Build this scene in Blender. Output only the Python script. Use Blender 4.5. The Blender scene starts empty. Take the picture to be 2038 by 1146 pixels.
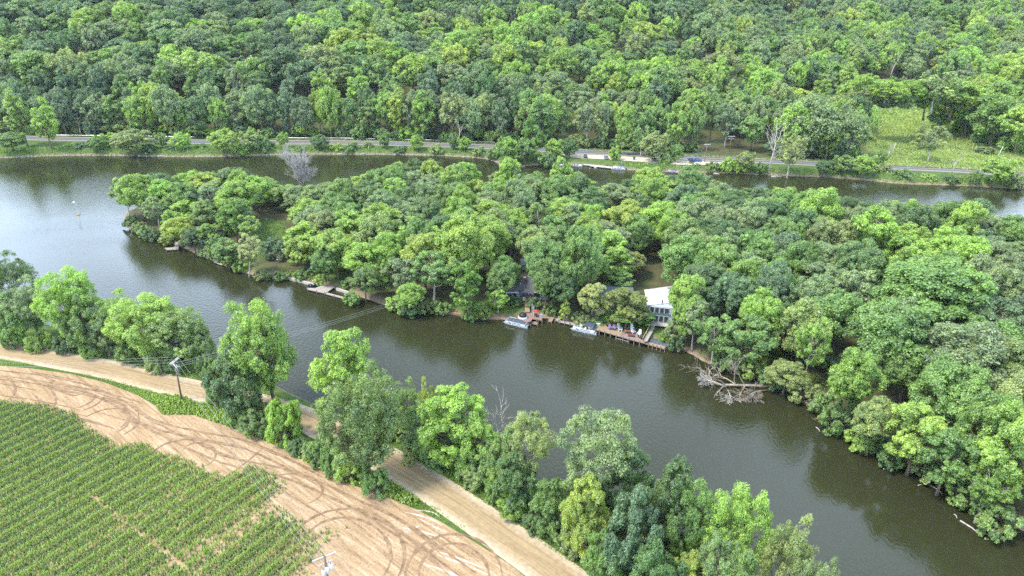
import bpy, math, random
import numpy as np
from mathutils import Vector, Matrix
SC = bpy.context.scene
COL = SC.collection
# ------------------------------------------------------------------ camera, sky, sun, exposure
CAMZ, PITCH, F, CX, CY = 80.0, math.radians(24.0), 1359.0, 1019.0, 573.0
cd = bpy.data.cameras.new('camera'); cam = bpy.data.objects.new('camera', cd); COL.objects.link(cam)
cam.location = (0, 0, CAMZ); cam.rotation_euler = (math.radians(90) - PITCH, 0, 0)
cd.lens = 24.0; cd.sensor_width = 36; cd.clip_end = 6000; SC.camera = cam
SUN_EL, SUN_AZ = 58, 250      # azimuth: clockwise from +Y
w = bpy.data.worlds.new('World'); SC.world = w; w.use_nodes = True
nt = w.node_tree; nt.nodes.clear(); N = nt.nodes.new; L = nt.links.new
out = N('ShaderNodeOutputWorld'); bg = N('ShaderNodeBackground'); bg.inputs[1].default_value = 0.075
sky = N('ShaderNodeTexSky'); sky.sky_type = 'NISHITA'; sky.sun_disc = False
sky.sun_elevation = math.radians(SUN_EL); sky.sun_rotation = math.radians(SUN_AZ)
tc = N('ShaderNodeTexCoord'); mp = N('ShaderNodeMapping'); mp.inputs['Scale'].default_value = (1.6, 1.6, 4.2)
mp.inputs['Location'].default_value = (0.35, 0.2, 0.1)
no = N('ShaderNodeTexNoise'); no.inputs['Scale'].default_value = 1.7; no.inputs['Detail'].default_value = 7; no.inputs['Roughness'].default_value = .55
cr = N('ShaderNodeValToRGB'); cr.color_ramp.elements[0].position = .36; cr.color_ramp.elements[1].position = .6
cr.color_ramp.elements[0].color = (.25, .25, .25, 1)
mx = N('ShaderNodeMix'); mx.data_type = 'RGBA'; 
sxz = N('ShaderNodeSeparateXYZ'); L(tc.outputs['Generated'], sxz.inputs[0]); ce = N('ShaderNodeValToRGB')     # clouds: bright low down, greyer overhead
ce.color_ramp.elements[0].position = .24; ce.color_ramp.elements[0].color = (1, 1, 1, 1); ce.color_ramp.elements[1].position = .52; ce.color_ramp.elements[1].color = (.54, .54, .54, 1)
cs = N('ShaderNodeMix'); cs.data_type = 'RGBA'; cs.blend_type = 'MULTIPLY'; cs.inputs[0].default_value = 1; cs.inputs[7].default_value = (29, 36, 46, 1)
L(sxz.outputs[2], ce.inputs[0]); L(ce.outputs[0], cs.inputs[6]); L(cs.outputs[2], mx.inputs[7])
L(tc.outputs['Generated'], mp.inputs[0]); L(mp.outputs[0], no.inputs['Vector']); L(no.outputs[0], cr.inputs[0])
L(cr.outputs[0], mx.inputs[0]); L(sky.outputs[0], mx.inputs[6]); L(mx.outputs[2], bg.inputs[0]); L(bg.outputs[0], out.inputs[0])
sd = bpy.data.lights.new('sun', 'SUN'); sd.energy = 3.2; sd.angle = math.radians(14); sd.color = (1, .94, .82)
sun = bpy.data.objects.new('sun', sd); COL.objects.link(sun)
az, el = math.radians(SUN_AZ), math.radians(SUN_EL)
sun.rotation_euler = Vector((math.sin(az)*math.cos(el), math.cos(az)*math.cos(el), math.sin(el))).to_track_quat('Z', 'Y').to_euler()
SC.view_settings.view_transform = 'Standard'; SC.view_settings.look = 'None'; SC.view_settings.exposure = 0.97; SC.view_settings.gamma = 1
cy = SC.cycles; cy.max_bounces = 6; cy.diffuse_bounces = 3; cy.glossy_bounces = 2; cy.transmission_bounces = 3; cy.transparent_max_bounces = 4
cy.use_denoising = False; cy.volume_bounces = 0; cy.caustics_reflective = False; cy.caustics_refractive = False
# ------------------------------------------------------------------ photo pixel (2038 x 1146) -> world point on a level plane
SP, CP = math.sin(PITCH), math.cos(PITCH)
def at(px, py, z=0.0):
    dx, dy = (px - CX)/F, (CY - py)/F
    d = Vector((dx, CP + dy*SP, -SP + dy*CP)); t = (z - CAMZ)/d.z
    return Vector((d.x*t, d.y*t, z))
def proj(x, y, z):
    Z = z - CAMZ; f = y*CP - Z*SP; u = y*SP + Z*CP
    return CX + F*x/f, CY - F*u/f
def top_z(y, py):                       # height at which a thing standing at ground distance y reaches picture row py
    dy = (CY - py)/F
    return CAMZ + y*(dy*CP - SP)/(CP + dy*SP)
def rng(seed): return np.random.default_rng(seed)
# ------------------------------------------------------------------ materials
def new_mat(name):
    m = bpy.data.materials.new(name); m.use_nodes = True; m.node_tree.nodes.clear(); return m
def pmat(name, col, rough=.8, var=.15, scale=3.0, metal=0.0, bump=0.0, col2=None, stretch=None, spec=.3):
    m = new_mat(name); t = m.node_tree; N = t.nodes.new; L = t.links.new
    o = N('ShaderNodeOutputMaterial'); b = N('ShaderNodeBsdfPrincipled'); L(b.outputs[0], o.inputs[0])
    b.inputs['Roughness'].default_value = rough; b.inputs['Metallic'].default_value = metal
    b.inputs['Specular IOR Level'].default_value = spec
    tc = N('ShaderNodeTexCoord'); mp = N('ShaderNodeMapping'); L(tc.outputs['Object'], mp.inputs[0])
    if stretch: mp.inputs['Scale'].default_value = stretch
    n = N('ShaderNodeTexNoise'); n.inputs['Scale'].default_value = scale; n.inputs['Detail'].default_value = 5; L(mp.outputs[0], n.inputs['Vector'])
    r = N('ShaderNodeValToRGB'); r.color_ramp.elements[0].position = .3; r.color_ramp.elements[1].position = .7
    c2 = col2 if col2 else tuple(min(1, c*(1+var)) for c in col)
    r.color_ramp.elements[0].color = tuple(c*(1-var) for c in col) + (1,); r.color_ramp.elements[1].color = tuple(c2) + (1,)
    L(n.outputs[0], r.inputs[0]); L(r.outputs[0], b.inputs['Base Color'])
    if bump:
        bp = N('ShaderNodeBump'); bp.inputs['Strength'].default_value = bump; bp.inputs['Distance'].default_value = .05
        L(n.outputs[0], bp.inputs['Height']); L(bp.outputs[0], b.inputs['Normal'])
    return m
def leaf_mat(name, use_tint=True, col=(.08, .14, .03), lo=.55, hi=1.65, trans=.38):
    m = new_mat(name); t = m.node_tree; N = t.nodes.new; L = t.links.new
    o = N('ShaderNodeOutputMaterial')
    tn = N('ShaderNodeAttribute'); tn.attribute_name = 'tone'; tn.attribute_type = 'GEOMETRY'
    if use_tint:
        ti = N('ShaderNodeAttribute'); ti.attribute_type = 'INSTANCER'; ti.attribute_name = 'tint'; csock = ti.outputs['Color']
    else:
        ti = N('ShaderNodeRGB'); ti.outputs[0].default_value = tuple(col) + (1,); csock = ti.outputs[0]
    r = N('ShaderNodeValToRGB'); e = r.color_ramp.elements
    e[0].position = 0; e[0].color = (lo*.8, lo*.92, lo, 1); e[1].position = 1; e[1].color = (hi*1.15, hi, hi*.75, 1)
    L(tn.outputs['Fac'], r.inputs[0])
    mul = N('ShaderNodeMix'); mul.data_type = 'RGBA'; mul.blend_type = 'MULTIPLY'; mul.inputs[0].default_value = 1
    L(csock, mul.inputs[6]); L(r.outputs[0], mul.inputs[7])
    d = N('ShaderNodeBsdfDiffuse'); L(mul.outputs[2], d.inputs[0])
    tr = N('ShaderNodeBsdfTranslucent')
    m2 = N('ShaderNodeMix'); m2.data_type = 'RGBA'; m2.blend_type = 'MULTIPLY'; m2.inputs[0].default_value = 1; m2.inputs[7].default_value = (1.5, 1.35, .5, 1)
    L(mul.outputs[2], m2.inputs[6]); L(m2.outputs[2], tr.inputs[0])
    a = N('ShaderNodeMixShader'); a.inputs[0].default_value = trans; L(d.outputs[0], a.inputs[1]); L(tr.outputs[0], a.inputs[2])
    g = N('ShaderNodeBsdfGlossy'); g.inputs['Roughness'].default_value = .45; g.inputs[0].default_value = (.9, .95, 1, 1)
    b = N('ShaderNodeMixShader'); b.inputs[0].default_value = .05; L(a.outputs[0], b.inputs[1]); L(g.outputs[0], b.inputs[2])
    L(b.outputs[0], o.inputs[0]); return m
# ------------------------------------------------------------------ mesh helpers
def mesh_np(name, V, Q, tone=None, mats=(), smooth=False, midx=None):
    """V (n,3) array, Q (m,k) index array with one polygon size"""
    me = bpy.data.meshes.new(name); V = np.asarray(V, np.float32); Q = np.asarray(Q, np.int32); m, k = Q.shape
    me.vertices.add(len(V)); me.vertices.foreach_set('co', V.ravel())
    me.loops.add(m*k); me.loops.foreach_set('vertex_index', Q.ravel())
    me.polygons.add(m); me.polygons.foreach_set('loop_start', np.arange(0, m*k, k, dtype=np.int32)); me.polygons.foreach_set('loop_total', np.full(m, k, np.int32))
    if midx is not None: me.polygons.foreach_set('material_index', np.asarray(midx, np.int32))
    for a in mats: me.materials.append(a)
    me.update(calc_edges=True)
    me.polygons.foreach_set('use_smooth', np.full(m, smooth, bool))
    if tone is not None:
        at_ = me.attributes.new('tone', 'FLOAT', 'FACE'); at_.data.foreach_set('value', np.asarray(tone, np.float32))
    return me
def link(name, me, parent=None, loc=None):
    o = bpy.data.objects.new(name, me); COL.objects.link(o)
    if parent: o.parent = parent
    if loc is not None: o.location = loc
    return o
def tag(o, label=None, cat=None, group=None, kind=None):
    if label: o['label'] = label
    if cat: o['category'] = cat
    if group: o['group'] = group
    if kind: o['kind'] = kind
    return o
def empty(name, loc, rz=0.0):
    o = bpy.data.objects.new(name, None); COL.objects.link(o); o.location = loc; o.rotation_euler = (0, 0, rz); o.empty_display_size = .5; return o
class MB:
    """collects boxes, tubes, prisms into one mesh"""
    def __init__(s): s.v = []; s.f = []
    def add(s, vs, fs):
        b = len(s.v); s.v += [tuple(p) for p in vs]; s.f += [tuple(i+b for i in f) for f in fs]
    def box(s, c, size, rz=0.0, rx=0.0, ry=0.0, taper=1.0):
        M = Matrix.Translation(c) @ Matrix.Rotation(rz, 4, 'Z') @ Matrix.Rotation(rx, 4, 'X') @ Matrix.Rotation(ry, 4, 'Y')
        h = [q/2 for q in size]; vs = []
        for z in (-1, 1):
            k = taper if z > 0 else 1
            for x, y in ((-1, -1), (1, -1), (1, 1), (-1, 1)): vs.append(M @ Vector((x*h[0]*k, y*h[1]*k, z*h[2])))
        s.add(vs, [(3, 2, 1, 0), (4, 5, 6, 7), (0, 1, 5, 4), (1, 2, 6, 5), (2, 3, 7, 6), (3, 0, 4, 7)])
    def tube(s, pts, rad, n=6, cap=True):
        pts = [Vector(p) for p in pts]; rad = rad if hasattr(rad, '__len__') else [rad]*len(pts); vs = []; fs = []
        for i, p in enumerate(pts):
            d = (pts[min(i+1, len(pts)-1)] - pts[max(i-1, 0)]).normalized()
            a = d.orthogonal().normalized() if i == 0 else (a - d*a.dot(d)).normalized()
            b = d.cross(a)
            for k in range(n):
                t = 2*math.pi*k/n; vs.append(p + (a*math.cos(t) + b*math.sin(t))*rad[i])
        for i in range(len(pts)-1):
            for k in range(n): fs.append((i*n+k, i*n+(k+1) % n, (i+1)*n+(k+1) % n, (i+1)*n+k))
        if cap: fs.append(tuple(range(n-1, -1, -1))); fs.append(tuple((len(pts)-1)*n+k for k in range(n)))
        s.add(vs, fs)
    def prism(s, poly, z0, z1):
        """vertical prism over a ccw ground outline"""
        n = len(poly); vs = [(p[0], p[1], z0) for p in poly] + [(p[0], p[1], z1) for p in poly]
        s.add(vs, [tuple(range(n-1, -1, -1)), tuple(range(n, 2*n))] + [(i, (i+1) % n, n+(i+1) % n, n+i) for i in range(n)])
    def lathe(s, prof, c=(0, 0, 0), n=12):
        vs = []; fs = []
        for r, z in prof:
            for k in range(n):
                t = 2*math.pi*k/n; vs.append((c[0]+r*math.cos(t), c[1]+r*math.sin(t), c[2]+z))
        for i in range(len(prof)-1):
            for k in range(n): fs.append((i*n+k, i*n+(k+1) % n, (i+1)*n+(k+1) % n, (i+1)*n+k))
        fs.append(tuple(range(n-1, -1, -1))); fs.append(tuple((len(prof)-1)*n+k for k in range(n)))
        s.add(vs, fs)
    def mesh(s, name, mat, smooth=False):
        me = bpy.data.meshes.new(name); me.from_pydata(s.v, [], s.f)
        for m in (mat if isinstance(mat, (list, tuple)) else [mat]): me.materials.append(m)
        if smooth: me.polygons.foreach_set('use_smooth', [True]*len(me.polygons))
        me.update(); return me
    def obj(s, name, mat, parent=None, smooth=False, loc=None):
        return link(name, s.mesh(name, mat, smooth), parent, loc)
# ------------------------------------------------------------------ polygons
def seg_dist(P, poly, closed=True):
    P = np.asarray(P, float); A = np.array([(p[0], p[1]) for p in poly], float)
    B = np.roll(A, -1, 0)
    if not closed: A, B = A[:-1], B[:-1]
    d = np.full(len(P), 1e9)
    for a, b in zip(A, B):
        ab = b-a; t = np.clip(((P-a) @ ab)/max(ab @ ab, 1e-9), 0, 1); q = a+t[:, None]*ab
        d = np.minimum(d, np.hypot(P[:, 0]-q[:, 0], P[:, 1]-q[:, 1]))
    return d
def inside(P, poly):
    P = np.asarray(P, float); A = np.array([(p[0], p[1]) for p in poly], float); n = len(A); c = np.zeros(len(P), bool)
    for i in range(n):
        x1, y1 = A[i]; x2, y2 = A[(i+1) % n]
        if y1 == y2: continue
        k = ((y1 > P[:, 1]) != (y2 > P[:, 1])) & (P[:, 0] < (x2-x1)*(P[:, 1]-y1)/(y2-y1)+x1); c ^= k
    return c
def sdist(P, poly):
    d = seg_dist(P, poly); i = inside(P, poly); return np.where(i, d, -d)
def pxs(pts, z=0.0): return [at(a, b, z).to_2d() for a, b in pts]
def resample(pts, step):
    P = [Vector(p) for p in pts]; out_ = [P[0]]; acc = 0
    for a, b in zip(P, P[1:]):
        l = (b-a).length; t = step-acc
        while t < l: out_.append(a+(b-a)*(t/l)); t += step
        acc = l-(t-step)
    out_.append(P[-1]); return out_
def smooth_line(pts, k=2):
    P = [Vector(p) for p in pts]
    for _ in range(k):
        Q = [P[0]]
        for a, b in zip(P, P[1:]): Q += [a*.75+b*.25, a*.25+b*.75]
        Q.append(P[-1]); P = Q
    return P
# ------------------------------------------------------------------ land, water, roads
NEAR_PX = [(-60, 618), (60, 640), (200, 672), (400, 705), (500, 742), (600, 795), (700, 832), (800, 860), (900, 890), (1000, 925), (1100, 965), (1200, 1010), (1300, 1062), (1380, 1105), (1450, 1146)]
ISL_FRONT = [(246, 440), (255, 455), (300, 470), (345, 484), (400, 508), (440, 526), (500, 548), (560, 553), (620, 562), (645, 566), (670, 573), (705, 586), (780, 612), (830, 619), (880, 621), (940, 631), (985, 634), (1000, 633), (1030, 634), (1060, 631), (1090, 633), (1112, 635), (1150, 644), (1180, 650.5), (1240, 663), (1283, 675), (1330, 686), (1380, 705), (1400, 720), (1450, 735), (1500, 750), (1560, 775), (1620, 800), (1680, 845), (1750, 897), (1800, 925), (1870, 955), (1910, 985), (1950, 1010), (2000, 1040), (2060, 1065)]
ISL_BACK = [(250, 425), (290, 405), (400, 398), (520, 395), (600, 392), (700, 392), (800, 388), (900, 385), (960, 392), (1020, 398), (1100, 392), (1180, 400), (1260, 405), (1360, 405), (1450, 415), (1560, 440), (1700, 465), (1850, 480), (2000, 490), (2140, 500)]
FAR_PX = [(-60, 316), (0, 315), (120, 309), (250, 310), (400, 313), (560, 308), (700, 307), (800, 308), (900, 311), (960, 315), (985, 320), (1000, 333), (1020, 335), (1060, 328), (1140, 328), (1180, 331), (1250, 338), (1300, 342), (1360, 342), (1460, 345), (1540, 349), (1640, 352), (1720, 358), (1790, 366), (1880, 368), (1960, 372), (2038, 376), (2120, 378)]
nearL = [Vector(p) for p in pxs(NEAR_PX)]; isf = [Vector(p) for p in pxs(ISL_FRONT)]; isb = [Vector(p) for p in pxs(ISL_BACK)]; farL = [Vector(p) for p in pxs(FAR_PX)]
nearL, isf, isb, farL = [smooth_line(q, 1) for q in (nearL, isf, isb, farL)]
NEAR = [Vector((-1500, nearL[0].y+120))] + nearL + [Vector((120, 20)), Vector((400, -200)), Vector((1500, -1500)), Vector((-1500, -1500))]
ISL = list(reversed(isf)) + isb + [Vector((900, 200)), Vector((900, -150)), Vector((300, -50)), Vector((165, 45))]
FARP = [Vector((-1500, farL[0].y+10))] + farL + [Vector((1500, 150)), Vector((2500, 4000)), Vector((-2500, 4000))]
ZN, ZI, ZF = 2.2, 1.1, 2.6
ROADF_PX = [(-120, 268), (0, 272), (103, 276), (267, 278), (383, 282), (567, 283), (680, 283), (847, 287), (980, 292), (1080, 297), (1163, 302), (1280, 307), (1358, 313), (1508, 319), (1658, 327), (1825, 334), (1925, 339), (2038, 347), (2160, 353)]
roadF = smooth_line([Vector(p) for p in pxs(ROADF_PX, ZF)], 1)
roadF_ext = [Vector((-900, roadF[0].y+20))] + roadF + [Vector((900, roadF[-1].y-260))]
MEADOW_PX = [(1672, 232), (1690, 214), (1760, 216), (1830, 220), (1880, 238), (1930, 262), (1990, 290), (2050, 306), (2160, 330), (2160, 352), (2038, 346), (1925, 338), (1830, 333), (1740, 330), (1700, 322), (1735, 300), (1715, 280), (1700, 255)]
MEADOW = pxs(MEADOW_PX, ZF)
MARSH2 = pxs([(1740, 200), (1775, 190), (1815, 192), (1830, 208), (1780, 212)], 6)
def noise2(P, seed, sc):
    r = rng(seed); s = np.zeros(len(P))
    for i in range(10):
        a = r.uniform(0, 2*np.pi); f = sc*r.uniform(.6, 1.7); s += np.sin((P[:, 0]*np.cos(a)+P[:, 1]*np.sin(a))*f + r.uniform(0, 6.28))
    return s/4.0
def sstep(a, b, x): t = np.clip((x-a)/(b-a), 0, 1); return t*t*(3-2*t)
def heights(P):
    P = np.asarray(P, float)
    dn, di, df = sdist(P, NEAR), sdist(P, ISL), sdist(P, FARP)
    hn = np.minimum(dn*.9, ZN); hi_ = np.where(di > 0, np.minimum(di*.8, ZI) + sstep(8, 30, di)*.6*(1+noise2(P, 3, .05)*.5), di*.5)
    hf = np.minimum(df*.7, ZF)
    # hills beyond the road
    R = np.array([(p.x, p.y) for p in roadF_ext]); yr = np.interp(P[:, 0], R[:, 0], R[:, 1])
    e = P[:, 1]-yr
    slope = np.interp(P[:, 0], [-900, -300, -60, 120, 250, 380, 900], [.42, .40, .34, .27, .24, .22, .2])
    start = np.interp(P[:, 0], [-900, 0, 90, 200, 330, 900], [9, 11, 30, 90, 115, 130])
    rise = np.maximum(0, e-start)
    hh = slope*rise*sstep(0, 40, rise+6); lim = np.interp(P[:, 0], [-900, 0, 500], [150, 140, 120])
    hh = lim*(1-np.exp(-hh/lim))*(1+.10*noise2(P, 5, .012)*sstep(0, 120, rise)) + sstep(20, 160, rise)*6*noise2(P, 6, .03)
    hf = np.where(df > 0, hf + np.maximum(hh, 0), hf)
    h = np.maximum(np.maximum(hn, hi_), hf)
    return np.maximum(h, -2.5), dn, di, df, e
def hz(x, y): return float(heights(np.array([[x, y]]))[0][0])
xs = np.concatenate([np.linspace(-2500, -420, 24)[:-1], np.linspace(-420, -200, 90)[:-1], np.arange(-200, 230, 1.25), np.linspace(230, 480, 100)[1:], np.linspace(480, 2500, 24)[1:]])
ys = np.concatenate([np.linspace(-600, 20, 20)[:-1], np.arange(20, 400, 1.25), np.linspace(400, 900, 160)[1:], np.linspace(900, 4000, 30)[1:]])
XX, YY = np.meshgrid(xs, ys); P = np.stack([XX.ravel(), YY.ravel()], 1)
H, dn, di, df, e = heights(P)
nx, ny = len(xs), len(ys); idx = np.arange(nx*ny).reshape(ny, nx)
Q = np.stack([idx[:-1, :-1], idx[:-1, 1:], idx[1:, 1:], idx[1:, :-1]], -1).reshape(-1, 4)
me = mesh_np('ground', np.column_stack([P, H]), Q, smooth=True)
inm = np.clip(sdist(P, MEADOW)/6+.5, 0, 1)
LAWNS = [pxs(q, ZI) for q in ([(505, 470), (525, 440), (565, 445), (572, 465), (545, 490), (530, 520), (512, 510)], [(860, 600), (940, 600), (1040, 600), (1050, 640), (930, 628), (870, 618)], [(1170, 625), (1300, 640), (1330, 672), (1250, 665), (1180, 650)], [(640, 540), (700, 545), (700, 590), (650, 575)])]
lawn = np.zeros(len(P))
for q in LAWNS: lawn = np.maximum(lawn, np.clip(sdist(P, q)/1.5+.5, 0, 1))
nz = noise2(P, 11, .35)
forest = np.where(di > 0, np.clip(1-lawn-.15*nz, 0, 1), 0)
forest = np.where(df > 0, np.where(e > 8, (1-inm)*.9, np.clip(.05+.1*nz, 0, 1)), forest)
mud = np.clip(1-np.maximum(np.maximum(dn, di), df)/1.6, 0, 1)
c = np.zeros((len(P), 4), np.float32); c[:, 0] = forest; c[:, 1] = mud; c[:, 2] = inm; c[:, 3] = 1
ca = me.attributes.new('zone', 'FLOAT_COLOR', 'POINT'); ca.data.foreach_set('color', c.ravel())
m = new_mat('ground'); t = m.node_tree; N = t.nodes.new; L = t.links.new
o = N('ShaderNodeOutputMaterial'); b = N('ShaderNodeBsdfPrincipled'); b.inputs['Roughness'].default_value = .95; b.inputs['Specular IOR Level'].default_value = .1
za = N('ShaderNodeAttribute'); za.attribute_name = 'zone'; sp = N('ShaderNodeSeparateColor'); L(za.outputs['Color'], sp.inputs[0])
tc = N('ShaderNodeTexCoord')
def ramp(sc_, c1, c2, det=6, lo=.35, hi=.65):
    n = N('ShaderNodeTexNoise'); n.inputs['Scale'].default_value = sc_; n.inputs['Detail'].default_value = det; n.inputs['Roughness'].default_value = .65; L(tc.outputs['Object'], n.inputs['Vector'])
    r = N('ShaderNodeValToRGB'); r.color_ramp.elements[0].position = lo; r.color_ramp.elements[1].position = hi
    r.color_ramp.elements[0].color = c1 + (1,); r.color_ramp.elements[1].color = c2 + (1,); L(n.outputs[0], r.inputs[0]); return r.outputs[0], n
def mixc(f, a, b_):
    x = N('ShaderNodeMix'); x.data_type = 'RGBA'; L(f, x.inputs[0]); L(a, x.inputs[6]); L(b_, x.inputs[7]); return x.outputs[2]
g1, n1 = ramp(.5, (.045, .085, .022), (.09, .14, .035)); f1, _ = ramp(.22, (.07, .055, .035), (.09, .10, .04)); m1, _ = ramp(1.2, (.16, .10, .07), (.32, .24, .19)); me1, _ = ramp(.12, (.15, .22, .05), (.21, .29, .07))
x = mixc(sp.outputs[0], g1, f1); x = mixc(sp.outputs[2], x, me1); x = mixc(sp.outputs[1], x, m1)
L(x, b.inputs['Base Color']); bp = N('ShaderNodeBump'); bp.inputs['Strength'].default_value = .6; bp.inputs['Distance'].default_value = .3; L(n1.outputs[0], bp.inputs['Height']); L(bp.outputs[0], b.inputs['Normal'])
L(b.outputs[0], o.inputs[0]); me.materials.append(m)
tag(link('ground', me), kind='structure')
# water
m = new_mat('river_water'); t = m.node_tree; N = t.nodes.new; L = t.links.new
o = N('ShaderNodeOutputMaterial'); b = N('ShaderNodeBsdfPrincipled'); b.inputs['Base Color'].default_value = (.024, .026, .011, 1)
b.inputs['Roughness'].default_value = .06; b.inputs['IOR'].default_value = 1.42; b.inputs['Specular IOR Level'].default_value = .5
tc = N('ShaderNodeTexCoord'); n = N('ShaderNodeTexNoise'); n.inputs['Scale'].default_value = 1.5; n.inputs['Detail'].default_value = 4; n.inputs['Roughness'].default_value = .55
mp = N('ShaderNodeMapping'); mp.inputs['Scale'].default_value = (1, .75, 1); mp.inputs['Rotation'].default_value = (0, 0, .5); L(tc.outputs['Object'], mp.inputs[0]); L(mp.outputs[0], n.inputs['Vector'])
n2 = N('ShaderNodeTexNoise'); n2.inputs['Scale'].default_value = .018; n2.inputs['Detail'].default_value = 3; L(tc.outputs['Object'], n2.inputs['Vector'])
rr = N('ShaderNodeMapRange'); rr.inputs[1].default_value = .35; rr.inputs[2].default_value = .65; rr.inputs[3].default_value = .10; rr.inputs[4].default_value = .32; L(n2.outputs[0], rr.inputs[0])
bp = N('ShaderNodeBump'); bp.inputs['Distance'].default_value = .25; L(rr.outputs[0], bp.inputs['Strength']); L(n.outputs[0], bp.inputs['Height']); L(bp.outputs[0], b.inputs['Normal'])
L(b.outputs[0], o.inputs[0])
wp = MB(); wp.add([(-2500, -600, 0), (2500, -600, 0), (2500, 900, 0), (-2500, 900, 0)], [(0, 1, 2, 3)]); tag(wp.obj('river_water', m), kind='structure')
# ribbons
def ribbon(name, line, w0, w1, z, mat, kind='structure', step=3.0, uv=True):
    Pn = resample([Vector((p[0], p[1])) for p in line], step); vs = []; us = []; s = 0
    for i, p in enumerate(Pn):
        d = (Pn[min(i+1, len(Pn)-1)]-Pn[max(i-1, 0)]).normalized(); nrm = Vector((-d.y, d.x))
        if i: s += (p-Pn[i-1]).length
        k = 8
        for j in range(k+1):
            o_ = w0+(w1-w0)*j/k; q = p+nrm*o_; vs.append((q.x, q.y, z)); us.append((s, o_))
    k = 9; fs = [(i*k+j+1, i*k+j, (i+1)*k+j, (i+1)*k+j+1) for i in range(len(Pn)-1) for j in range(k-1)]
    me = mesh_np(name, vs, fs, mats=[mat]); u = me.uv_layers.new(name='UVMap'); us = np.array(us, np.float32)
    u.data.foreach_set('uv', us[np.array(fs).ravel()].ravel())
    o = link(name, me)
    if kind: tag(o, kind=kind)
    return o
def road_mat(name, base, track, edge, half, tracks=(), tw=.35, nsc=1.5, grain=.4):
    m = new_mat(name); t = m.node_tree; N = t.nodes.new; L = t.links.new
    o = N('ShaderNodeOutputMaterial'); b = N('ShaderNodeBsdfPrincipled'); b.inputs['Roughness'].default_value = .95; b.inputs['Specular IOR Level'].default_value = .15; L(b.outputs[0], o.inputs[0])
    uv = N('ShaderNodeUVMap'); sx = N('ShaderNodeSeparateXYZ'); L(uv.outputs[0], sx.inputs[0])
    mp = N('ShaderNodeMapping'); mp.inputs['Scale'].default_value = (.06, 1.6, 1); L(uv.outputs[0], mp.inputs[0])
    n = N('ShaderNodeTexNoise'); n.inputs['Scale'].default_value = nsc; n.inputs['Detail'].default_value = 6; L(mp.outputs[0], n.inputs['Vector'])
    n2 = N('ShaderNodeTexNoise'); n2.inputs['Scale'].default_value = 1.3; n2.inputs['Detail'].default_value = 7; n2.inputs['Roughness'].default_value = .7; L(uv.outputs[0], n2.inputs['Vector'])
    r = N('ShaderNodeValToRGB'); r.color_ramp.elements[0].position = .35; r.color_ramp.elements[1].position = .65; r.color_ramp.elements[0].color = track + (1,); r.color_ramp.elements[1].color = base + (1,); L(n.outputs[0], r.inputs[0])
    ab = N('ShaderNodeMath'); ab.operation = 'ABSOLUTE'; L(sx.outputs[1], ab.inputs[0])
    ad = N('ShaderNodeMath'); ad.operation = 'MULTIPLY_ADD'; ad.inputs[1].default_value = 1.6; L(n2.outputs[0], ad.inputs[0]); L(ab.outputs[0], ad.inputs[2])
    mr = N('ShaderNodeMapRange'); mr.inputs[1].default_value = half-.5; mr.inputs[2].default_value = half+.9; L(ad.outputs[0], mr.inputs[0])
    x = N('ShaderNodeMix'); x.data_type = 'RGBA'; L(mr.outputs[0], x.inputs[0]); L(r.outputs[0], x.inputs[6]); x.inputs[7].default_value = edge + (1,)
    g = N('ShaderNodeMix'); g.data_type = 'RGBA'; g.blend_type = 'MULTIPLY'; g.inputs[0].default_value = 1; L(x.outputs[2], g.inputs[6])
    r2 = N('ShaderNodeMapRange'); r2.inputs[3].default_value = 1-grain; r2.inputs[4].default_value = 1+grain; L(n2.outputs[0], r2.inputs[0]); L(r2.outputs[0], g.inputs[7]); L(g.outputs[2], b.inputs['Base Color'])
    bp = N('ShaderNodeBump'); bp.inputs['Strength'].default_value = .4; bp.inputs['Distance'].default_value = .1; L(n2.outputs[0], bp.inputs['Height']); L(bp.outputs[0], b.inputs['Normal'])
    return m
M_GRAVEL = road_mat('gravel', (.345, .255, .15), (.24, .17, .095), (.42, .34, .245), 2.9)
RN_PX = [(-140, 668), (0, 696), (60, 706), (160, 724), (230, 738), (300, 757), (400, 780), (500, 800), (600, 828), (680, 872), (760, 910), (830, 952), (900, 996), (980, 1052), (1060, 1107), (1130, 1160), (1230, 1240)]
roadN = smooth_line([Vector(p) for p in pxs(RN_PX, ZN)], 2)
ribbon('gravel_road', roadN, -3.4, 3.4, ZN+.06, M_GRAVEL)
M_ASPH = road_mat('asphalt', (.115, .12, .138), (.08, .083, .098), (.24, .21, .17), 4.6, grain=.15)
ribbon('road', roadF, -5.4, 5.2, ZF+.05, M_ASPH, step=4)
M_YEL = pmat('yellow_paint', (.55, .36, .05)); M_WHP = pmat('white_paint', (.62, .62, .62))
for i, (o_, mt) in enumerate([(-.16, M_YEL), (.16, M_YEL), (-3.55, M_WHP), (3.55, M_WHP)]): ribbon('road_marking', roadF, o_-.075, o_+.075, ZF+.06, mt)
# parking lot of packed dirt by the boat docks
M_LOT = pmat('packed_dirt', (.42, .33, .26), .95, .18, .8, col2=(.55, .46, .38))
def flat(name, poly, z, mat, kind='structure'):
    from mathutils.geometry import tessellate_polygon
    V = [(p[0], p[1], z) for p in poly]; T = tessellate_polygon([[Vector(v) for v in V]])
    T = [tt if (Vector(V[tt[1]])-Vector(V[tt[0]])).cross(Vector(V[tt[2]])-Vector(V[tt[0]])).z > 0 else tt[::-1] for tt in T]
    mb = MB(); mb.add(V, T); o = mb.obj(name, mat)
    if kind: tag(o, kind=kind)
    return o
flat('parking_lot', pxs([(1120, 306), (1180, 308), (1280, 313), (1358, 319), (1440, 323), (1455, 327), (1360, 328), (1280, 322), (1190, 316), (1125, 313)], ZF), ZF+.04, M_LOT)
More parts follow.
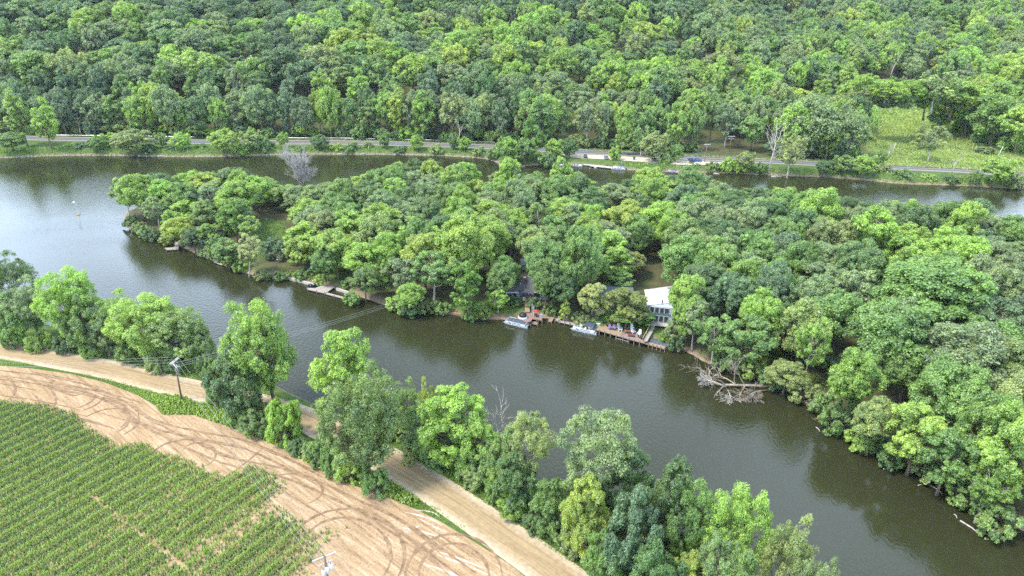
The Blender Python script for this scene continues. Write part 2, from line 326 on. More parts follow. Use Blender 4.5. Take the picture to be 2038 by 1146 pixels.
# bare dirt field with wheel tracks
DIRT_PX = [(-160, 690), (0, 728), (60, 733), (140, 744), (205, 760), (270, 785), (310, 808), (320, 822), (385, 826), (420, 838), (500, 865), (560, 892), (640, 938), (700, 965), (760, 985), (830, 1015), (880, 1040), (930, 1070), (1010, 1120), (1060, 1160), (1130, 1230), (900, 1400), (-400, 1400), (-400, 760)]
DIRT = pxs(DIRT_PX, ZN)
m = new_mat('bare_dirt'); t = m.node_tree; N = t.nodes.new; L = t.links.new
o = N('ShaderNodeOutputMaterial'); b = N('ShaderNodeBsdfPrincipled'); b.inputs['Roughness'].default_value = .95; b.inputs['Specular IOR Level'].default_value = .1; L(b.outputs[0], o.inputs[0])
tc = N('ShaderNodeTexCoord')
fd = (at(367, 911, ZN)-at(0, 1137, ZN)).to_2d().normalized(); ROWANG = math.atan2(fd.y, fd.x)
mp = N('ShaderNodeMapping'); mp.inputs['Rotation'].default_value = (0, 0, -math.atan2((roadN[-10]-roadN[-30]).y, (roadN[-10]-roadN[-30]).x)); mp.vector_type = 'POINT'; L(tc.outputs['Object'], mp.inputs[0])
mp2 = N('ShaderNodeMapping'); mp2.inputs['Scale'].default_value = (.12, 1.5, 1); L(mp.outputs[0], mp2.inputs[0])
def nz_(sc_, det, vec, rough=.65):
    n = N('ShaderNodeTexNoise'); n.inputs['Scale'].default_value = sc_; n.inputs['Detail'].default_value = det; n.inputs['Roughness'].default_value = rough; L(vec, n.inputs['Vector']); return n.outputs[0]
def rp(s_, stops):
    r = N('ShaderNodeValToRGB'); e = r.color_ramp.elements
    while len(e) < len(stops): e.new(.5)
    for i, (p_, c_) in enumerate(stops): e[i].position = p_; e[i].color = c_ + (1,)
    L(s_, r.inputs[0]); return r.outputs[0]
A = rp(nz_(.9, 8, mp2.outputs[0]), [(.30, (.20, .125, .07)), (.5, (.32, .215, .12)), (.70, (.43, .32, .205))])
B = rp(nz_(.035, 4, tc.outputs['Object']), [(.40, (1, 1, 1)), (.62, (1.15, 1.2, 1.3))])
B2 = rp(nz_(2.6, 6, tc.outputs['Object'], .75), [(.36, (.62, .55, .5)), (.46, (1, 1, 1)), (.62, (1.02, 1.02, 1.02)), (.72, (1.25, 1.24, 1.22))])
def mulc(a, b_):
    x = N('ShaderNodeMix'); x.data_type = 'RGBA'; x.blend_type = 'MULTIPLY'; x.inputs[0].default_value = 1; L(a, x.inputs[6]); L(b_, x.inputs[7]); return x.outputs[2]
L(mulc(mulc(A, B), B2), b.inputs['Base Color'])
bp = N('ShaderNodeBump'); bp.inputs['Strength'].default_value = .9; bp.inputs['Distance'].default_value = .3; L(nz_(1.8, 7, tc.outputs['Object'], .7), bp.inputs['Height']); L(bp.outputs[0], b.inputs['Normal'])
M_DIRT = m
flat('dirt_field', DIRT, ZN+.03, M_DIRT)
M_TRK = pmat('track_soil', (.16, .095, .055), .95, .2, .9, col2=(.28, .185, .11))
M_CHALK = pmat('pale_dry_soil', (.36, .26, .18), .95, .1, 1.2, col2=(.52, .46, .40))
trk = MB()
def track(px, w_=.45, z=ZN+.045, gauge=None, mb=None):
    line = smooth_line([at(a, b_, ZN).to_2d() for a, b_ in px], 3); Pn = resample(line, .8); mb = mb or trk
    r = random.Random(len(px)*7+int(px[0][0]))
    for off in ((0,) if gauge is None else (-gauge/2, gauge/2)):
        vs = []
        for i, p in enumerate(Pn):
            d = (Pn[min(i+1, len(Pn)-1)]-Pn[max(i-1, 0)]).normalized(); nrm = Vector((-d.y, d.x)); ww = w_*r.uniform(.5, 1.2)*min(1, .15+min(i, len(Pn)-1-i)/6)
            vs += [(*(p+nrm*(off-ww/2+r.uniform(-.05, .05))), z), (*(p+nrm*(off+ww/2)), z)]
        mb.add(vs, [(2*i, 2*i+2, 2*i+3, 2*i+1) for i in range(len(Pn)-1)])
def loop_px(cx, cy, rx, ry, a0, a1, n=16): return [(cx+rx*math.cos(math.radians(a0+(a1-a0)*k/n)), cy-ry*math.sin(math.radians(a0+(a1-a0)*k/n))) for k in range(n+1)]
zc = ZN+.045
TR = [([(60, 745), (110, 770), (200, 783), (260, 815), (300, 845), (400, 868), (480, 880), (560, 915), (640, 960)], 1.9),
      ([(0, 742), (80, 752), (160, 768), (230, 795), (270, 830), (330, 862), (420, 905), (480, 925), (560, 938), (650, 975), (720, 1010), (800, 1045), (870, 1100), (940, 1150)], 1.9),
      (loop_px(688, 1105, 104, 84, -35, 175), 2.0), (loop_px(903, 1150, 84, 78, 0, 190), 1.9),
      (loop_px(580, 975, 62, 32, -60, 120), None), (loop_px(395, 905, 34, 24, -60, 160), None),
      ([(100, 770), (115, 800), (100, 815), (60, 780)], None), (loop_px(-5, 775, 35, 26, -80, 90), None),
      ([(180, 775), (150, 790), (120, 780), (90, 762)], None), ([(200, 785), (190, 802), (160, 815)], 1.8), ([(265, 822), (265, 848), (240, 862)], 1.8),
      ([(300, 905), (320, 885), (370, 872), (420, 880), (480, 892)], None), ([(170, 830), (210, 812), (250, 815)], None),
      ([(520, 895), (500, 912), (470, 935)], None), ([(720, 1010), (790, 1040), (850, 1090)], 1.8), ([(200, 790), (240, 800), (262, 830), (240, 852)], None)]
for k, (q, g) in enumerate(TR): zc += .004; track(q, .55, zc, g)
r = random.Random(4)
for k in range(60):                       # faint straight drill marks beside the road
    a, b_ = r.uniform(0, 1), r.uniform(1.2, 13); j = int(a*(len(roadN)-20))+5; p = roadN[j]; d = (roadN[j+1]-roadN[j-1]).normalized(); nrm = Vector((-d.y, d.x)) if Vector((-d.y, d.x)).y < 0 else Vector((d.y, -d.x))
    p = p+nrm*(4+b_); q = p+d*r.uniform(5, 16)
    if inside([p], DIRT)[0] and inside([q], DIRT)[0] and seg_dist([p], DIRT)[0] > 1:
        zc += .0015; u0, u1 = proj(p.x, p.y, ZN), proj(q.x, q.y, ZN); track([u0, ((u0[0]+u1[0])/2, (u0[1]+u1[1])/2+r.uniform(-2, 2)), u1], .16, zc)
tag(trk.obj('tire_tracks', M_TRK), 'dark curving wheel tracks pressed into the bare dirt field', 'wheel tracks', kind='stuff')
ck = MB(); zc = ZN+.038
for q in ([(800, 1018), (860, 1032), (880, 1048)], [(830, 1030), (870, 1052), (890, 1060)], [(800, 1062), (850, 1040)], [(885, 1075), (850, 1060), (800, 1050)], [(870, 1105), (930, 1125), (975, 1146)], [(860, 1095), (910, 1110), (960, 1130)], [(845, 1000), (870, 1004), (910, 1025), (925, 1045)], [(835, 1120), (900, 1140), (950, 1170)], [(820, 1015), (862, 1018), (875, 1030)]):
    zc += .0005; track(q, .5, zc, None, ck)
tag(ck.obj('chalky_soil', M_CHALK), 'chalky white patches of dry soil beside the gravel road', 'soil', kind='stuff')
# ------------------------------------------------------------------ foliage
M_LEAF = leaf_mat('leaves'); M_BARK = pmat('bark', (.16, .125, .09), .95, .35, 2.0, stretch=(1, 1, .25), bump=.5)
M_PALE = pmat('pale_bark', (.42, .38, .32), .9, .35, 1.2, stretch=(1, 1, .4), bump=.3); M_DEAD = pmat('dead_wood', (.46, .41, .34), .9, .3, 1.5, bump=.3)
def dirs(r, n, up=0.0):
    v = r.normal(size=(n, 3)); v[:, 2] += up; return v/np.linalg.norm(v, axis=1)[:, None]
def leaf_quads(r, C, Nn, size, asp=.62):
    """rhombic leaf sprays at C facing Nn"""
    n = len(C); a = np.cross(Nn, r.normal(size=(n, 3))); a /= np.linalg.norm(a, axis=1)[:, None]+1e-9; b = np.cross(Nn, a)
    s = (size*r.uniform(.6, 1.4, n))[:, None]; V = np.stack([C+a*s*.5, C+b*s*.5*asp-Nn*s*.08, C-a*s*.5, C-b*s*.5*asp-Nn*s*.08], 1).reshape(-1, 3)
    return V, np.arange(n*4).reshape(n, 4)
def crown(seed, H=16.0, R=5.0, zc=.62, rz=.40, n_main=22, n_sub=12, n_leaf=45, leaf=.42, shape='round', mr=(.25, .36), gap=0.0, droop=0.0):
    """crown as lumps of leaf sprays; returns mesh and lump centres"""
    r = rng(seed); c0 = np.array([0, 0, H*zc]); Rz = H*rz; cand = dirs(r, 900, .35); pts = []; 
    # blue-noise lump directions
    for v in cand:
        if all(np.dot(v, q) < math.cos(math.radians(22 if n_main > 29 else 27 if n_main > 18 else 36)) for q in pts):
            pts.append(v)
        if len(pts) >= n_main: break
    while len(pts) < n_main: pts.append(dirs(r, 1, .3)[0])
    pts = np.array(pts); rad = r.uniform(.56, .82, len(pts)); 
    P_ = pts*rad[:, None]; 
    inner = dirs(r, max(4, n_main//3), .3)*r.uniform(.15, .5, (max(4, n_main//3), 1)); P_ = np.concatenate([P_, inner])
    if gap: P_ = P_[r.uniform(0, 1, len(P_)) > gap]
    X = P_*np.array([R, R, Rz])
    t = (X[:, 2]/Rz+1)/2
    if shape == 'cone': X[:, :2] *= (1.25-1.05*t)[:, None]
    elif shape == 'flat': X[:, 2] = np.where(X[:, 2] > 0, X[:, 2]*.75, X[:, 2]*.8); X[:, :2] *= 1.05
    elif shape == 'vase': X[:, :2] *= (.6+.5*np.sqrt(t))[:, None]
    elif shape == 'peak': X[:, :2] *= (1.1-.55*t**2)[:, None]
    elif shape == 'column': X[:, :2] *= (1.05-.5*t**3)[:, None]
    X += r.normal(size=X.shape)*R*.075; X += c0
    mrad = r.uniform(mr[0], mr[1], len(X))*R
    Cs, Ns, T = [], [], []
    for k, (x, m_) in enumerate(zip(X, mrad)):
        outw = (x-c0)/(np.linalg.norm(x-c0)+1e-6)
        sd_ = dirs(r, n_sub*2, .25)+outw*.75; sd_ /= np.linalg.norm(sd_, axis=1)[:, None]
        sd_ = sd_[:n_sub]; sc_ = x+sd_*m_*r.uniform(.5, .95, (n_sub, 1))*np.array([1, 1, .95]); kt = r.uniform(-.15, .15)
        for s_ in sc_:
            sr = m_*r.uniform(.30, .5); nl = int(n_leaf*r.uniform(.7, 1.3)); dv = dirs(r, nl, .55)
            Cs.append(s_+dv*sr*r.uniform(.55, 1.08, (nl, 1))*np.array([1.05, 1.05, .9])-np.array([0, 0, droop*sr])); nn = dv*.9+dirs(r, nl)*.6+np.array([0, 0, .35])
            Ns.append(nn/np.linalg.norm(nn, axis=1)[:, None]); T.append(np.clip(.42+kt*1.1+r.uniform(-.1, .1)+r.normal(size=nl)*.17, 0, 1))
    C, Nn, T = np.concatenate(Cs), np.concatenate(Ns), np.concatenate(T)
    k = C[:, 2] > .25; C, Nn, T = C[k], Nn[k], T[k]
    V, Qd = leaf_quads(r, C, Nn, leaf)
    return mesh_np('crown', V, Qd, T, [M_LEAF]), X
def trunk_mesh(seed, H, X, r0=.32, mat=None, base=.22, twigs=True):
    r = random.Random(seed); mb = MB(); top = H*.8; lean = Vector((r.uniform(-.5, .5), r.uniform(-.5, .5), 0)); ax = []
    for i in range(7):
        t = i/6; ax.append(Vector((lean.x*t*t*2+r.uniform(-.12, .12)*(i > 0), lean.y*t*t*2+r.uniform(-.12, .12)*(i > 0), -.3+t*(top+.3))))
    rad = [r0*(1.35 if i == 0 else 1-.13*i) for i in range(7)]; mb.tube(ax, rad, 7)
    for x in X:
        x = Vector(x); zz = max(base*H, min(top*.95, x.z-.55*Vector((x.x, x.y)).length-.8)); t = (zz+.3)/(top+.3)*6; i = min(5, int(t)); p = ax[i].lerp(ax[i+1], t-i); ra = rad[i]*.5
        m1 = p.lerp(x, .4)+Vector((r.uniform(-.3, .3), r.uniform(-.3, .3), -.3)); m2 = p.lerp(x, .75)+Vector((r.uniform(-.3, .3), r.uniform(-.3, .3), .1))
        mb.tube([p, m1, m2, x], [ra, ra*.7, ra*.45, ra*.15], 5, False)
        if twigs:
            for _ in range(3):
                d = Vector((r.gauss(0, 1), r.gauss(0, 1), r.uniform(.1, 1.2))).normalized(); q = m2.lerp(x, r.uniform(0, 1)); mb.tube([q, q+d*1.0, q+d*1.7+Vector((0, 0, .2))], [ra*.25, ra*.15, .012], 4, False)
    return mb.mesh('trunk', mat or M_BARK, True)
PROTO = {}
def proto(key, seed, H, R, r0=.32, mat=None, base=.22, **k):
    me, X = crown(seed, H, R, **k); PROTO[key] = (me, trunk_mesh(seed, H, X, r0, mat, base), H, R)
# near trees: fine leaf sprays
proto('n_oak', 1, 14, 6.2, .38, n_main=38, n_sub=11, n_leaf=100, leaf=.235, mr=(.2, .31), zc=.60, rz=.42)
proto('n_maple', 2, 15, 5.0, .32, n_main=36, n_sub=11, n_leaf=95, leaf=.235, mr=(.21, .32), zc=.56, rz=.44, shape='peak')
proto('n_loose', 3, 14, 5.5, .30, n_main=24, n_sub=9, n_leaf=90, leaf=.24, zc=.60, rz=.42, mr=(.24, .36), gap=.06)
proto('n_syc', 4, 14, 6.2, .34, M_PALE, .35, n_main=26, n_sub=11, n_leaf=85, leaf=.24, zc=.72, rz=.30, mr=(.22, .32), gap=.05)
proto('n_round', 5, 9, 4.2, .25, n_main=20, n_sub=13, n_leaf=115, leaf=.23, zc=.52, rz=.50)
proto('n_shrub', 6, 4.5, 3.2, .10, n_main=16, n_sub=12, n_leaf=95, leaf=.23, zc=.42, rz=.50, base=.05)
# island trees
proto('i_oak', 11, 16, 6.0, .36, n_main=36, n_sub=12, n_leaf=85, leaf=.34, zc=.68, rz=.34, shape='flat')
proto('i_oak2', 12, 16, 6.4, .36, n_main=38, n_sub=11, n_leaf=85, leaf=.34, zc=.66, rz=.36)
proto('i_oak3', 17, 16, 5.6, .36, n_main=30, n_sub=12, n_leaf=85, leaf=.33, zc=.66, rz=.36, mr=(.26, .40))
proto('i_maple', 13, 16, 4.8, .3, n_main=24, n_sub=13, n_leaf=85, leaf=.33, zc=.58, rz=.43, shape='peak')
proto('i_tall', 14, 17, 4.0, .28, n_main=24, n_sub=12, n_leaf=42, leaf=.42, zc=.60, rz=.41, shape='column', mr=(.3, .44))
proto('i_loose', 15, 16, 5.4, .3, M_PALE, n_main=24, n_sub=9, n_leaf=72, leaf=.34, zc=.66, rz=.34, mr=(.2, .3), gap=.1)
proto('i_shrub', 16, 4.5, 3.0, .10, n_main=15, n_sub=11, n_leaf=60, leaf=.30, zc=.42, rz=.50, base=.05)
proto('i_cone', 18, 11, 2.4, .18, n_main=20, n_sub=10, n_leaf=40, leaf=.34, zc=.52, rz=.48, shape='cone', mr=(.3, .45))
# far trees
proto('f_oak', 21, 18, 8.2, .4, n_main=26, n_sub=12, n_leaf=44, leaf=.58, zc=.66, rz=.36, shape='flat', base=.4)
proto('f_round', 22, 18, 7.2, .4, n_main=24, n_sub=12, n_leaf=44, leaf=.57, zc=.62, rz=.38)
proto('f_peak', 23, 19, 5.6, .36, n_main=24, n_sub=11, n_leaf=42, leaf=.52, zc=.58, rz=.43, shape='peak')
proto('f_lump', 24, 17, 7.0, .36, n_main=18, n_sub=13, n_leaf=46, leaf=.58, zc=.64, rz=.37, mr=(.32, .46))
proto('f_loose', 25, 18, 6.4, .34, M_PALE, n_main=24, n_sub=9, n_leaf=38, leaf=.52, zc=.64, rz=.36, mr=(.2, .32), gap=.1)
proto('f_shrub', 26, 4.5, 3.2, .10, n_main=15, n_sub=10, n_leaf=34, leaf=.42, zc=.42, rz=.50, base=.05)
TINT = dict(dark=(.108, .20, .066), mid=(.17, .295, .08), bright=(.25, .41, .078), yellow=(.30, .42, .08), grey=(.205, .30, .14), blue=(.132, .225, .115), olive=(.24, .33, .12), pink=(.29, .335, .12))
TREES = []
def tint_of(t, r, v=.12):
    base = TINT[t] if isinstance(t, str) else t; k = 1+r.uniform(-v, v); return [min(1, c*k*(1+r.uniform(-.05, .05))) for c in base]
def put(key, x, y, z, h, wd, tint, r, kind='tree', **info):
    """one tree: Empty at its foot, trunk and crown as children; h and wd are real height and crown width"""
    me, tk, H, R = PROTO[key]; e = empty(kind, (x, y, z-.1), r.uniform(0, 6.28)); k = r.uniform(.86, 1.16); e.scale = (wd/(2.1*R)*k, wd/(2.1*R)/k, h/(H*1.0)); e.rotation_euler = (r.gauss(0, .045), r.gauss(0, .045), e.rotation_euler.z)
    tr = link('trunk' if kind != 'shrub' else 'stem', tk, e); c_ = link('crown' if kind != 'shrub' else 'foliage', me, e)
    c_['tint'] = tint_of(tint, r); c_.color = (*c_['tint'], 1)
    TREES.append(dict(o=e, x=x, y=y, z=z, h=h, w=wd, tint=tint, key=key, kind=kind, **info)); return e
def treepx(px, py, pt, wpx, key, tint, r, zone, z0=None, kind='tree', **info):
    """foot at picture point (px, py), top at row pt, crown wpx wide: solved for its real place, height and width"""
    z = {'near': ZN, 'island': ZI, 'far': ZF}[zone] if z0 is None else z0
    g = at(px, py, z); z = hz(g.x, g.y); z = max(z, .1); g = at(px, py, z); h = max(1.5, top_z(g.y, pt)-z); d = math.hypot(g.y*CP-(z+h/2-CAMZ)*SP, 0); wd = wpx/F*d
    u = proj(g.x, g.y, z+h*.6)[0]; g.x += (px-u)/F*d        # px is the crown's column
    return put(key, g.x, g.y, z, h, wd, tint, r, kind, zone=zone, px=px, py=py, pt=pt, **info)
r = random.Random(5)
NEAR_T = [  # px, foot row, top row, width px, prototype, tint
 (14, 655, 512, 95, 'n_loose', 'dark'), (60, 690, 562, 110, 'n_loose', 'grey'), (122, 700, 545, 130, 'n_oak', 'bright'), (28, 697, 588, 100, 'n_round', 'mid'), (170, 712, 592, 92, 'n_round', 'mid'),
 (232, 706, 588, 105, 'n_loose', 'bright'), (285, 733, 598, 150, 'n_oak', 'bright'), (352, 738, 618, 135, 'n_oak', 'mid'), (398, 752, 655, 66, 'n_round', 'mid'), (205, 722, 630, 80, 'n_round', 'dark'),
 (528, 800, 606, 165, 'n_oak', 'bright'), (468, 832, 698, 122, 'n_round', 'dark'), (682, 838, 650, 140, 'n_maple', 'bright'), (722, 958, 742, 175, 'n_oak', 'mid'), 
 (815, 882, 770, 70, 'n_loose', 'mid'), (895, 925, 765, 150, 'n_maple', 'bright'), (852, 915, 800, 85, 'n_round', 'mid'), (942, 950, 828, 92, 'n_round', 'bright'), (1002, 985, 862, 82, 'n_round', 'mid'), (850, 900, 756, 50, 'n_loose', 'yellow'), (1042, 985, 832, 120, 'n_syc', 'olive'), (1183, 1035, 815, 180, 'n_syc', 'grey'), (975, 968, 880, 80, 'n_round', 'mid'),
 (1025, 1015, 905, 95, 'n_round', 'dark'), (1098, 1060, 958, 95, 'n_round', 'mid'), (1165, 1125, 940, 120, 'n_maple', 'yellow'), (1255, 1070, 915, 120, 'n_round', 'dark'), (1330, 1120, 905, 120, 'n_maple', 'dark'),
 (1262, 1170, 985, 130, 'n_round', 'blue'), (1385, 1165, 975, 110, 'n_oak', 'mid'), (1470, 1195, 990, 135, 'n_oak', 'bright'), (1545, 1245, 1035, 105, 'n_loose', 'olive'), (1435, 1230, 1062, 110, 'n_syc', 'grey'), (1372, 1235, 1105, 110, 'n_maple', 'yellow'), (1600, 1300, 1120, 110, 'n_oak', 'grey'), (1300, 1240, 1075, 110, 'n_round', 'dark'), (1200, 1180, 1060, 85, 'n_round', 'mid'), (1480, 1290, 1110, 110, 'n_round', 'mid')]
for a in NEAR_T:
    a = (a[0], a[1]-13)+tuple(a[2:]) if a[0] < 420 else a
    treepx(*a, r, 'near')
NEAR_S = [(500, 868, 818, 60), (555, 882, 785, 75), (590, 898, 872, 50), (640, 922, 862, 70), (622, 915, 878, 45), (575, 862, 815, 60), (690, 955, 905, 60), (430, 808, 765, 50), (470, 848, 800, 60), (520, 842, 800, 60), (660, 945, 880, 50),
 (760, 882, 842, 50), (800, 905, 860, 55), (850, 935, 885, 60), (930, 975, 925, 65), (905, 955, 900, 55), (1000, 1035, 985, 65), (1050, 1065, 1010, 60), (960, 1000, 950, 50), (1130, 1110, 1050, 65), (1100, 1090, 1035, 55), (1210, 1150, 1095, 60), (1170, 1150, 1105, 50), (1250, 1180, 1120, 70), (1290, 1130, 1060, 60),
 (20, 700, 660, 45), (75, 708, 665, 50), (130, 712, 672, 50), (250, 735, 690, 50), (310, 748, 700, 55), (420, 765, 715, 40), (180, 722, 690, 40), (350, 755, 712, 45), (1330, 1180, 1115, 70), (1015, 960, 915, 55), (1120, 1020, 985, 50), (1080, 1000, 955, 55), (1380, 1215, 1150, 60), (745, 985, 930, 60), (790, 930, 885, 35), (770, 868, 830, 55), (825, 888, 850, 50), (870, 910, 870, 50), (940, 938, 895, 50), (980, 985, 940, 50), (1045, 1030, 985, 55), (1150, 1085, 1035, 55), (1185, 1075, 1020, 60), (1230, 1100, 1050, 60), (1280, 1100, 1040, 60), (1340, 1150, 1090, 65), (1420, 1200, 1140, 65), (730, 862, 820, 45), (450, 745, 705, 45)]
for k, a in enumerate(NEAR_S):
    if a[0] > 745 or a[0] < 425: a = (a[0]+(20 if a[0] > 745 else 0), a[1]-(8 if a[0] > 745 else 12), a[2]-(0 if a[0] > 745 else 8), a[3])
    treepx(*a, 'n_shrub' if k % 4 else 'n_round', ['mid', 'bright', 'dark', 'mid', 'olive'][k % 5], r, 'near', kind='shrub')
ISL_T = [(1806, 802, 690, 92, 'i_oak3', 'mid'), (1560, 700, 610, 70, 'i_oak3', 'dark'), (1370, 692, 590, 62, 'i_oak3', 'bright'), (1003, 606, 526, 56, 'i_oak3', 'mid'), (1086, 622, 515, 62, 'i_oak3', 'mid'), (1078, 600, 535, 42, 'i_maple', 'bright'), (247, 442, 352, 66, 'i_loose', 'bright'), (275, 440, 345, 80, 'i_oak3', 'bright'), (308, 462, 388, 62, 'i_loose', 'grey'), (343, 478, 412, 42, 'i_maple', 'bright'), (358, 492, 432, 62, 'i_oak3', 'yellow'), (384, 506, 455, 50, 'i_oak3', 'dark'), (404, 470, 392, 58, 'i_maple', 'mid'), (418, 498, 440, 46, 'i_maple', 'bright'), (432, 520, 470, 42, 'i_shrub', 'mid'),
 (466, 492, 390, 68, 'i_maple', (.13, .26, .03)), (492, 500, 425, 60, 'i_loose', 'bright'), (488, 552, 463, 75, 'i_loose', 'olive'), (450, 536, 472, 62, 'i_maple', 'mid'), (596, 540, 468, 58, 'i_maple', 'yellow'), (545, 515, 470, 50, 'i_shrub', 'blue'), (575, 528, 490, 30, 'i_loose', 'grey'), (648, 568, 490, 62, 'i_oak3', 'mid'), (668, 556, 450, 75, 'i_maple', 'bright'),
 (724, 600, 532, 56, 'i_oak3', 'mid'), (768, 585, 510, 32, 'i_cone', 'bright'), (820, 625, 562, 60, 'i_oak3', 'bright'), (860, 604, 495, 92, 'i_loose', 'mid'), (925, 585, 438, 122, 'i_oak2', 'bright'), (932, 636, 522, 66, 'i_tall', (.14, .28, .03)), (1000, 592, 515, 70, 'i_oak3', 'mid'), (992, 628, 575, 50, 'i_loose', 'bright'),
 (1095, 600, 478, 90, 'i_oak3', 'mid'), (1160, 610, 455, 100, 'i_oak2', 'mid'), (1120, 622, 540, 75, 'i_oak3', 'dark'), (1182, 640, 555, 62, 'i_maple', 'pink'), (1125, 640, 590, 26, 'i_cone', 'yellow'), (1262, 550, 503, 58, 'i_oak3', 'pink'), (1250, 658, 568, 88, 'i_maple', (.17, .22, .045)), (1232, 590, 535, 60, 'i_maple', 'mid'), (1255, 645, 605, 95, 'i_oak3', 'mid'),
 (1385, 700, 590, 75, 'i_loose', 'grey'), (1375, 668, 528, 75, 'i_maple', 'bright'), (1425, 728, 625, 95, 'i_loose', 'mid'), (1345, 690, 630, 50, 'i_maple', 'grey'), (1490, 745, 625, 95, 'i_maple', 'mid'), (1545, 640, 520, 75, 'i_oak', 'mid'), (1616, 765, 622, 80, 'i_loose', 'bright'), (1565, 785, 722, 82, 'i_oak3', 'olive'), (1460, 738, 690, 55, 'i_shrub', 'mid'),
 (1765, 770, 605, 165, 'i_oak', 'mid'), (1700, 840, 700, 110, 'i_oak3', 'bright'), (1910, 820, 655, 195, 'i_oak2', 'grey'), (1855, 690, 525, 240, 'i_oak', 'mid'), (1735, 560, 405, 105, 'i_maple', 'bright'), (1600, 570, 478, 75, 'i_maple', 'bright'), (1812, 590, 465, 85, 'i_maple', 'bright'), (1740, 905, 800, 90, 'i_oak3', 'olive'), (1830, 945, 800, 120, 'i_maple', 'bright'), (1890, 985, 850, 110, 'i_maple', 'mid'), (1965, 1040, 920, 110, 'i_loose', (.13, .24, .03)), (2020, 1010, 800, 130, 'i_maple', 'bright'), (1960, 960, 790, 120, 'i_oak2', 'mid'),
 (1010, 420, 306, 58, 'i_maple', 'bright'), (900, 430, 320, 60, 'i_maple', 'bright'), (1290, 430, 325, 75, 'i_maple', 'bright'), (1375, 440, 335, 62, 'i_oak3', 'mid'), (1620, 500, 372, 80, 'i_oak3', 'bright'), (1925, 540, 392, 75, 'i_maple', 'bright'), (1870, 520, 400, 70, 'i_oak3', 'mid'), (1115, 425, 312, 50, 'i_tall', 'bright')]
for a in ISL_T: treepx(*a, r, 'island')
for k, a in enumerate([(700, 605, 580, 40), (790, 618, 590, 50), (815, 628, 600, 45), (845, 622, 600, 40), (880, 622, 598, 38), (935, 634, 612, 40), (965, 630, 606, 40), (1022, 606, 590, 36), (1160, 648, 628, 36), (1185, 652, 632, 34), (1205, 648, 628, 30), (1322, 682, 658, 26), (1345, 698, 668, 30), (520, 556, 535, 36), (560, 556, 540, 36), (600, 556, 536, 40), (636, 566, 546, 30), (300, 478, 452, 36), (330, 486, 462, 34), (415, 512, 490, 40), (1440, 735, 700, 45), (1500, 752, 712, 50), (1535, 768, 735, 50), (1600, 800, 755, 60), (1645, 825, 780, 60), (1670, 860, 800, 70), (1720, 890, 850, 70), (1780, 925, 880, 70), (1850, 950, 905, 75), (1920, 1000, 950, 80), (1990, 1060, 1000, 90), (1690, 780, 735, 60), (1660, 740, 705, 50), (1500, 700, 670, 45), (985, 560, 535, 40), (695, 574, 552, 34), (1215, 640, 615, 30), (262, 452, 428, 36), (278, 462, 440, 34), (288, 470, 446, 36), (455, 528, 506, 34), (478, 540, 515, 36), (1062, 612, 590, 34), (1150, 640, 620, 34), (1100, 625, 600, 40)]):
    treepx(*a, 'i_shrub', ['mid', 'bright', 'dark', 'olive', 'mid'][k % 5], r, 'island', kind='shrub')
# island wood, scattered
KEEP = [pxs(q, ZI) for q in ([(490, 490), (495, 428), (590, 428), (600, 480), (600, 545), (560, 560), (505, 545)], [(1005, 530), (1062, 528), (1085, 640), (985, 640)], [(1170, 575), (1270, 560), (1350, 568), (1378, 700), (1165, 655)], [(385, 470), (430, 450), (440, 480), (420, 520)], [(560, 530), (700, 560), (720, 610), (560, 560)], [(855, 585), (980, 585), (980, 640), (855, 625)], [(1590, 690), (1650, 700), (1650, 740), (1600, 740)], [(1690, 590), (1745, 590), (1745, 620), (1690, 620)])]
g = rng(77); done = [(t_['x'], t_['y'], t_['w']) for t_ in TREES if t_['zone'] == 'island' and t_['kind'] == 'tree']
isl_extra = []
for _ in range(16000):
    x, y = g.uniform(-150, 330), g.uniform(60, 290); sp_ = g.uniform(7.4, 11.0); px, py = proj(x, y, ZI)
    if px < 205 or px > 2130 or py > 1250: continue
    if any((x-a)**2+(y-b)**2 < (sp_*.5+ww*.30)**2 for a, b, ww in done): continue
    if sdist([(x, y)], ISL)[0] < 3.2 or any(inside([(x, y)], q)[0] for q in KEEP): continue
    isl_extra.append((x, y, sp_, px, py)); done.append((x, y, sp_*1.2))
CAND = []
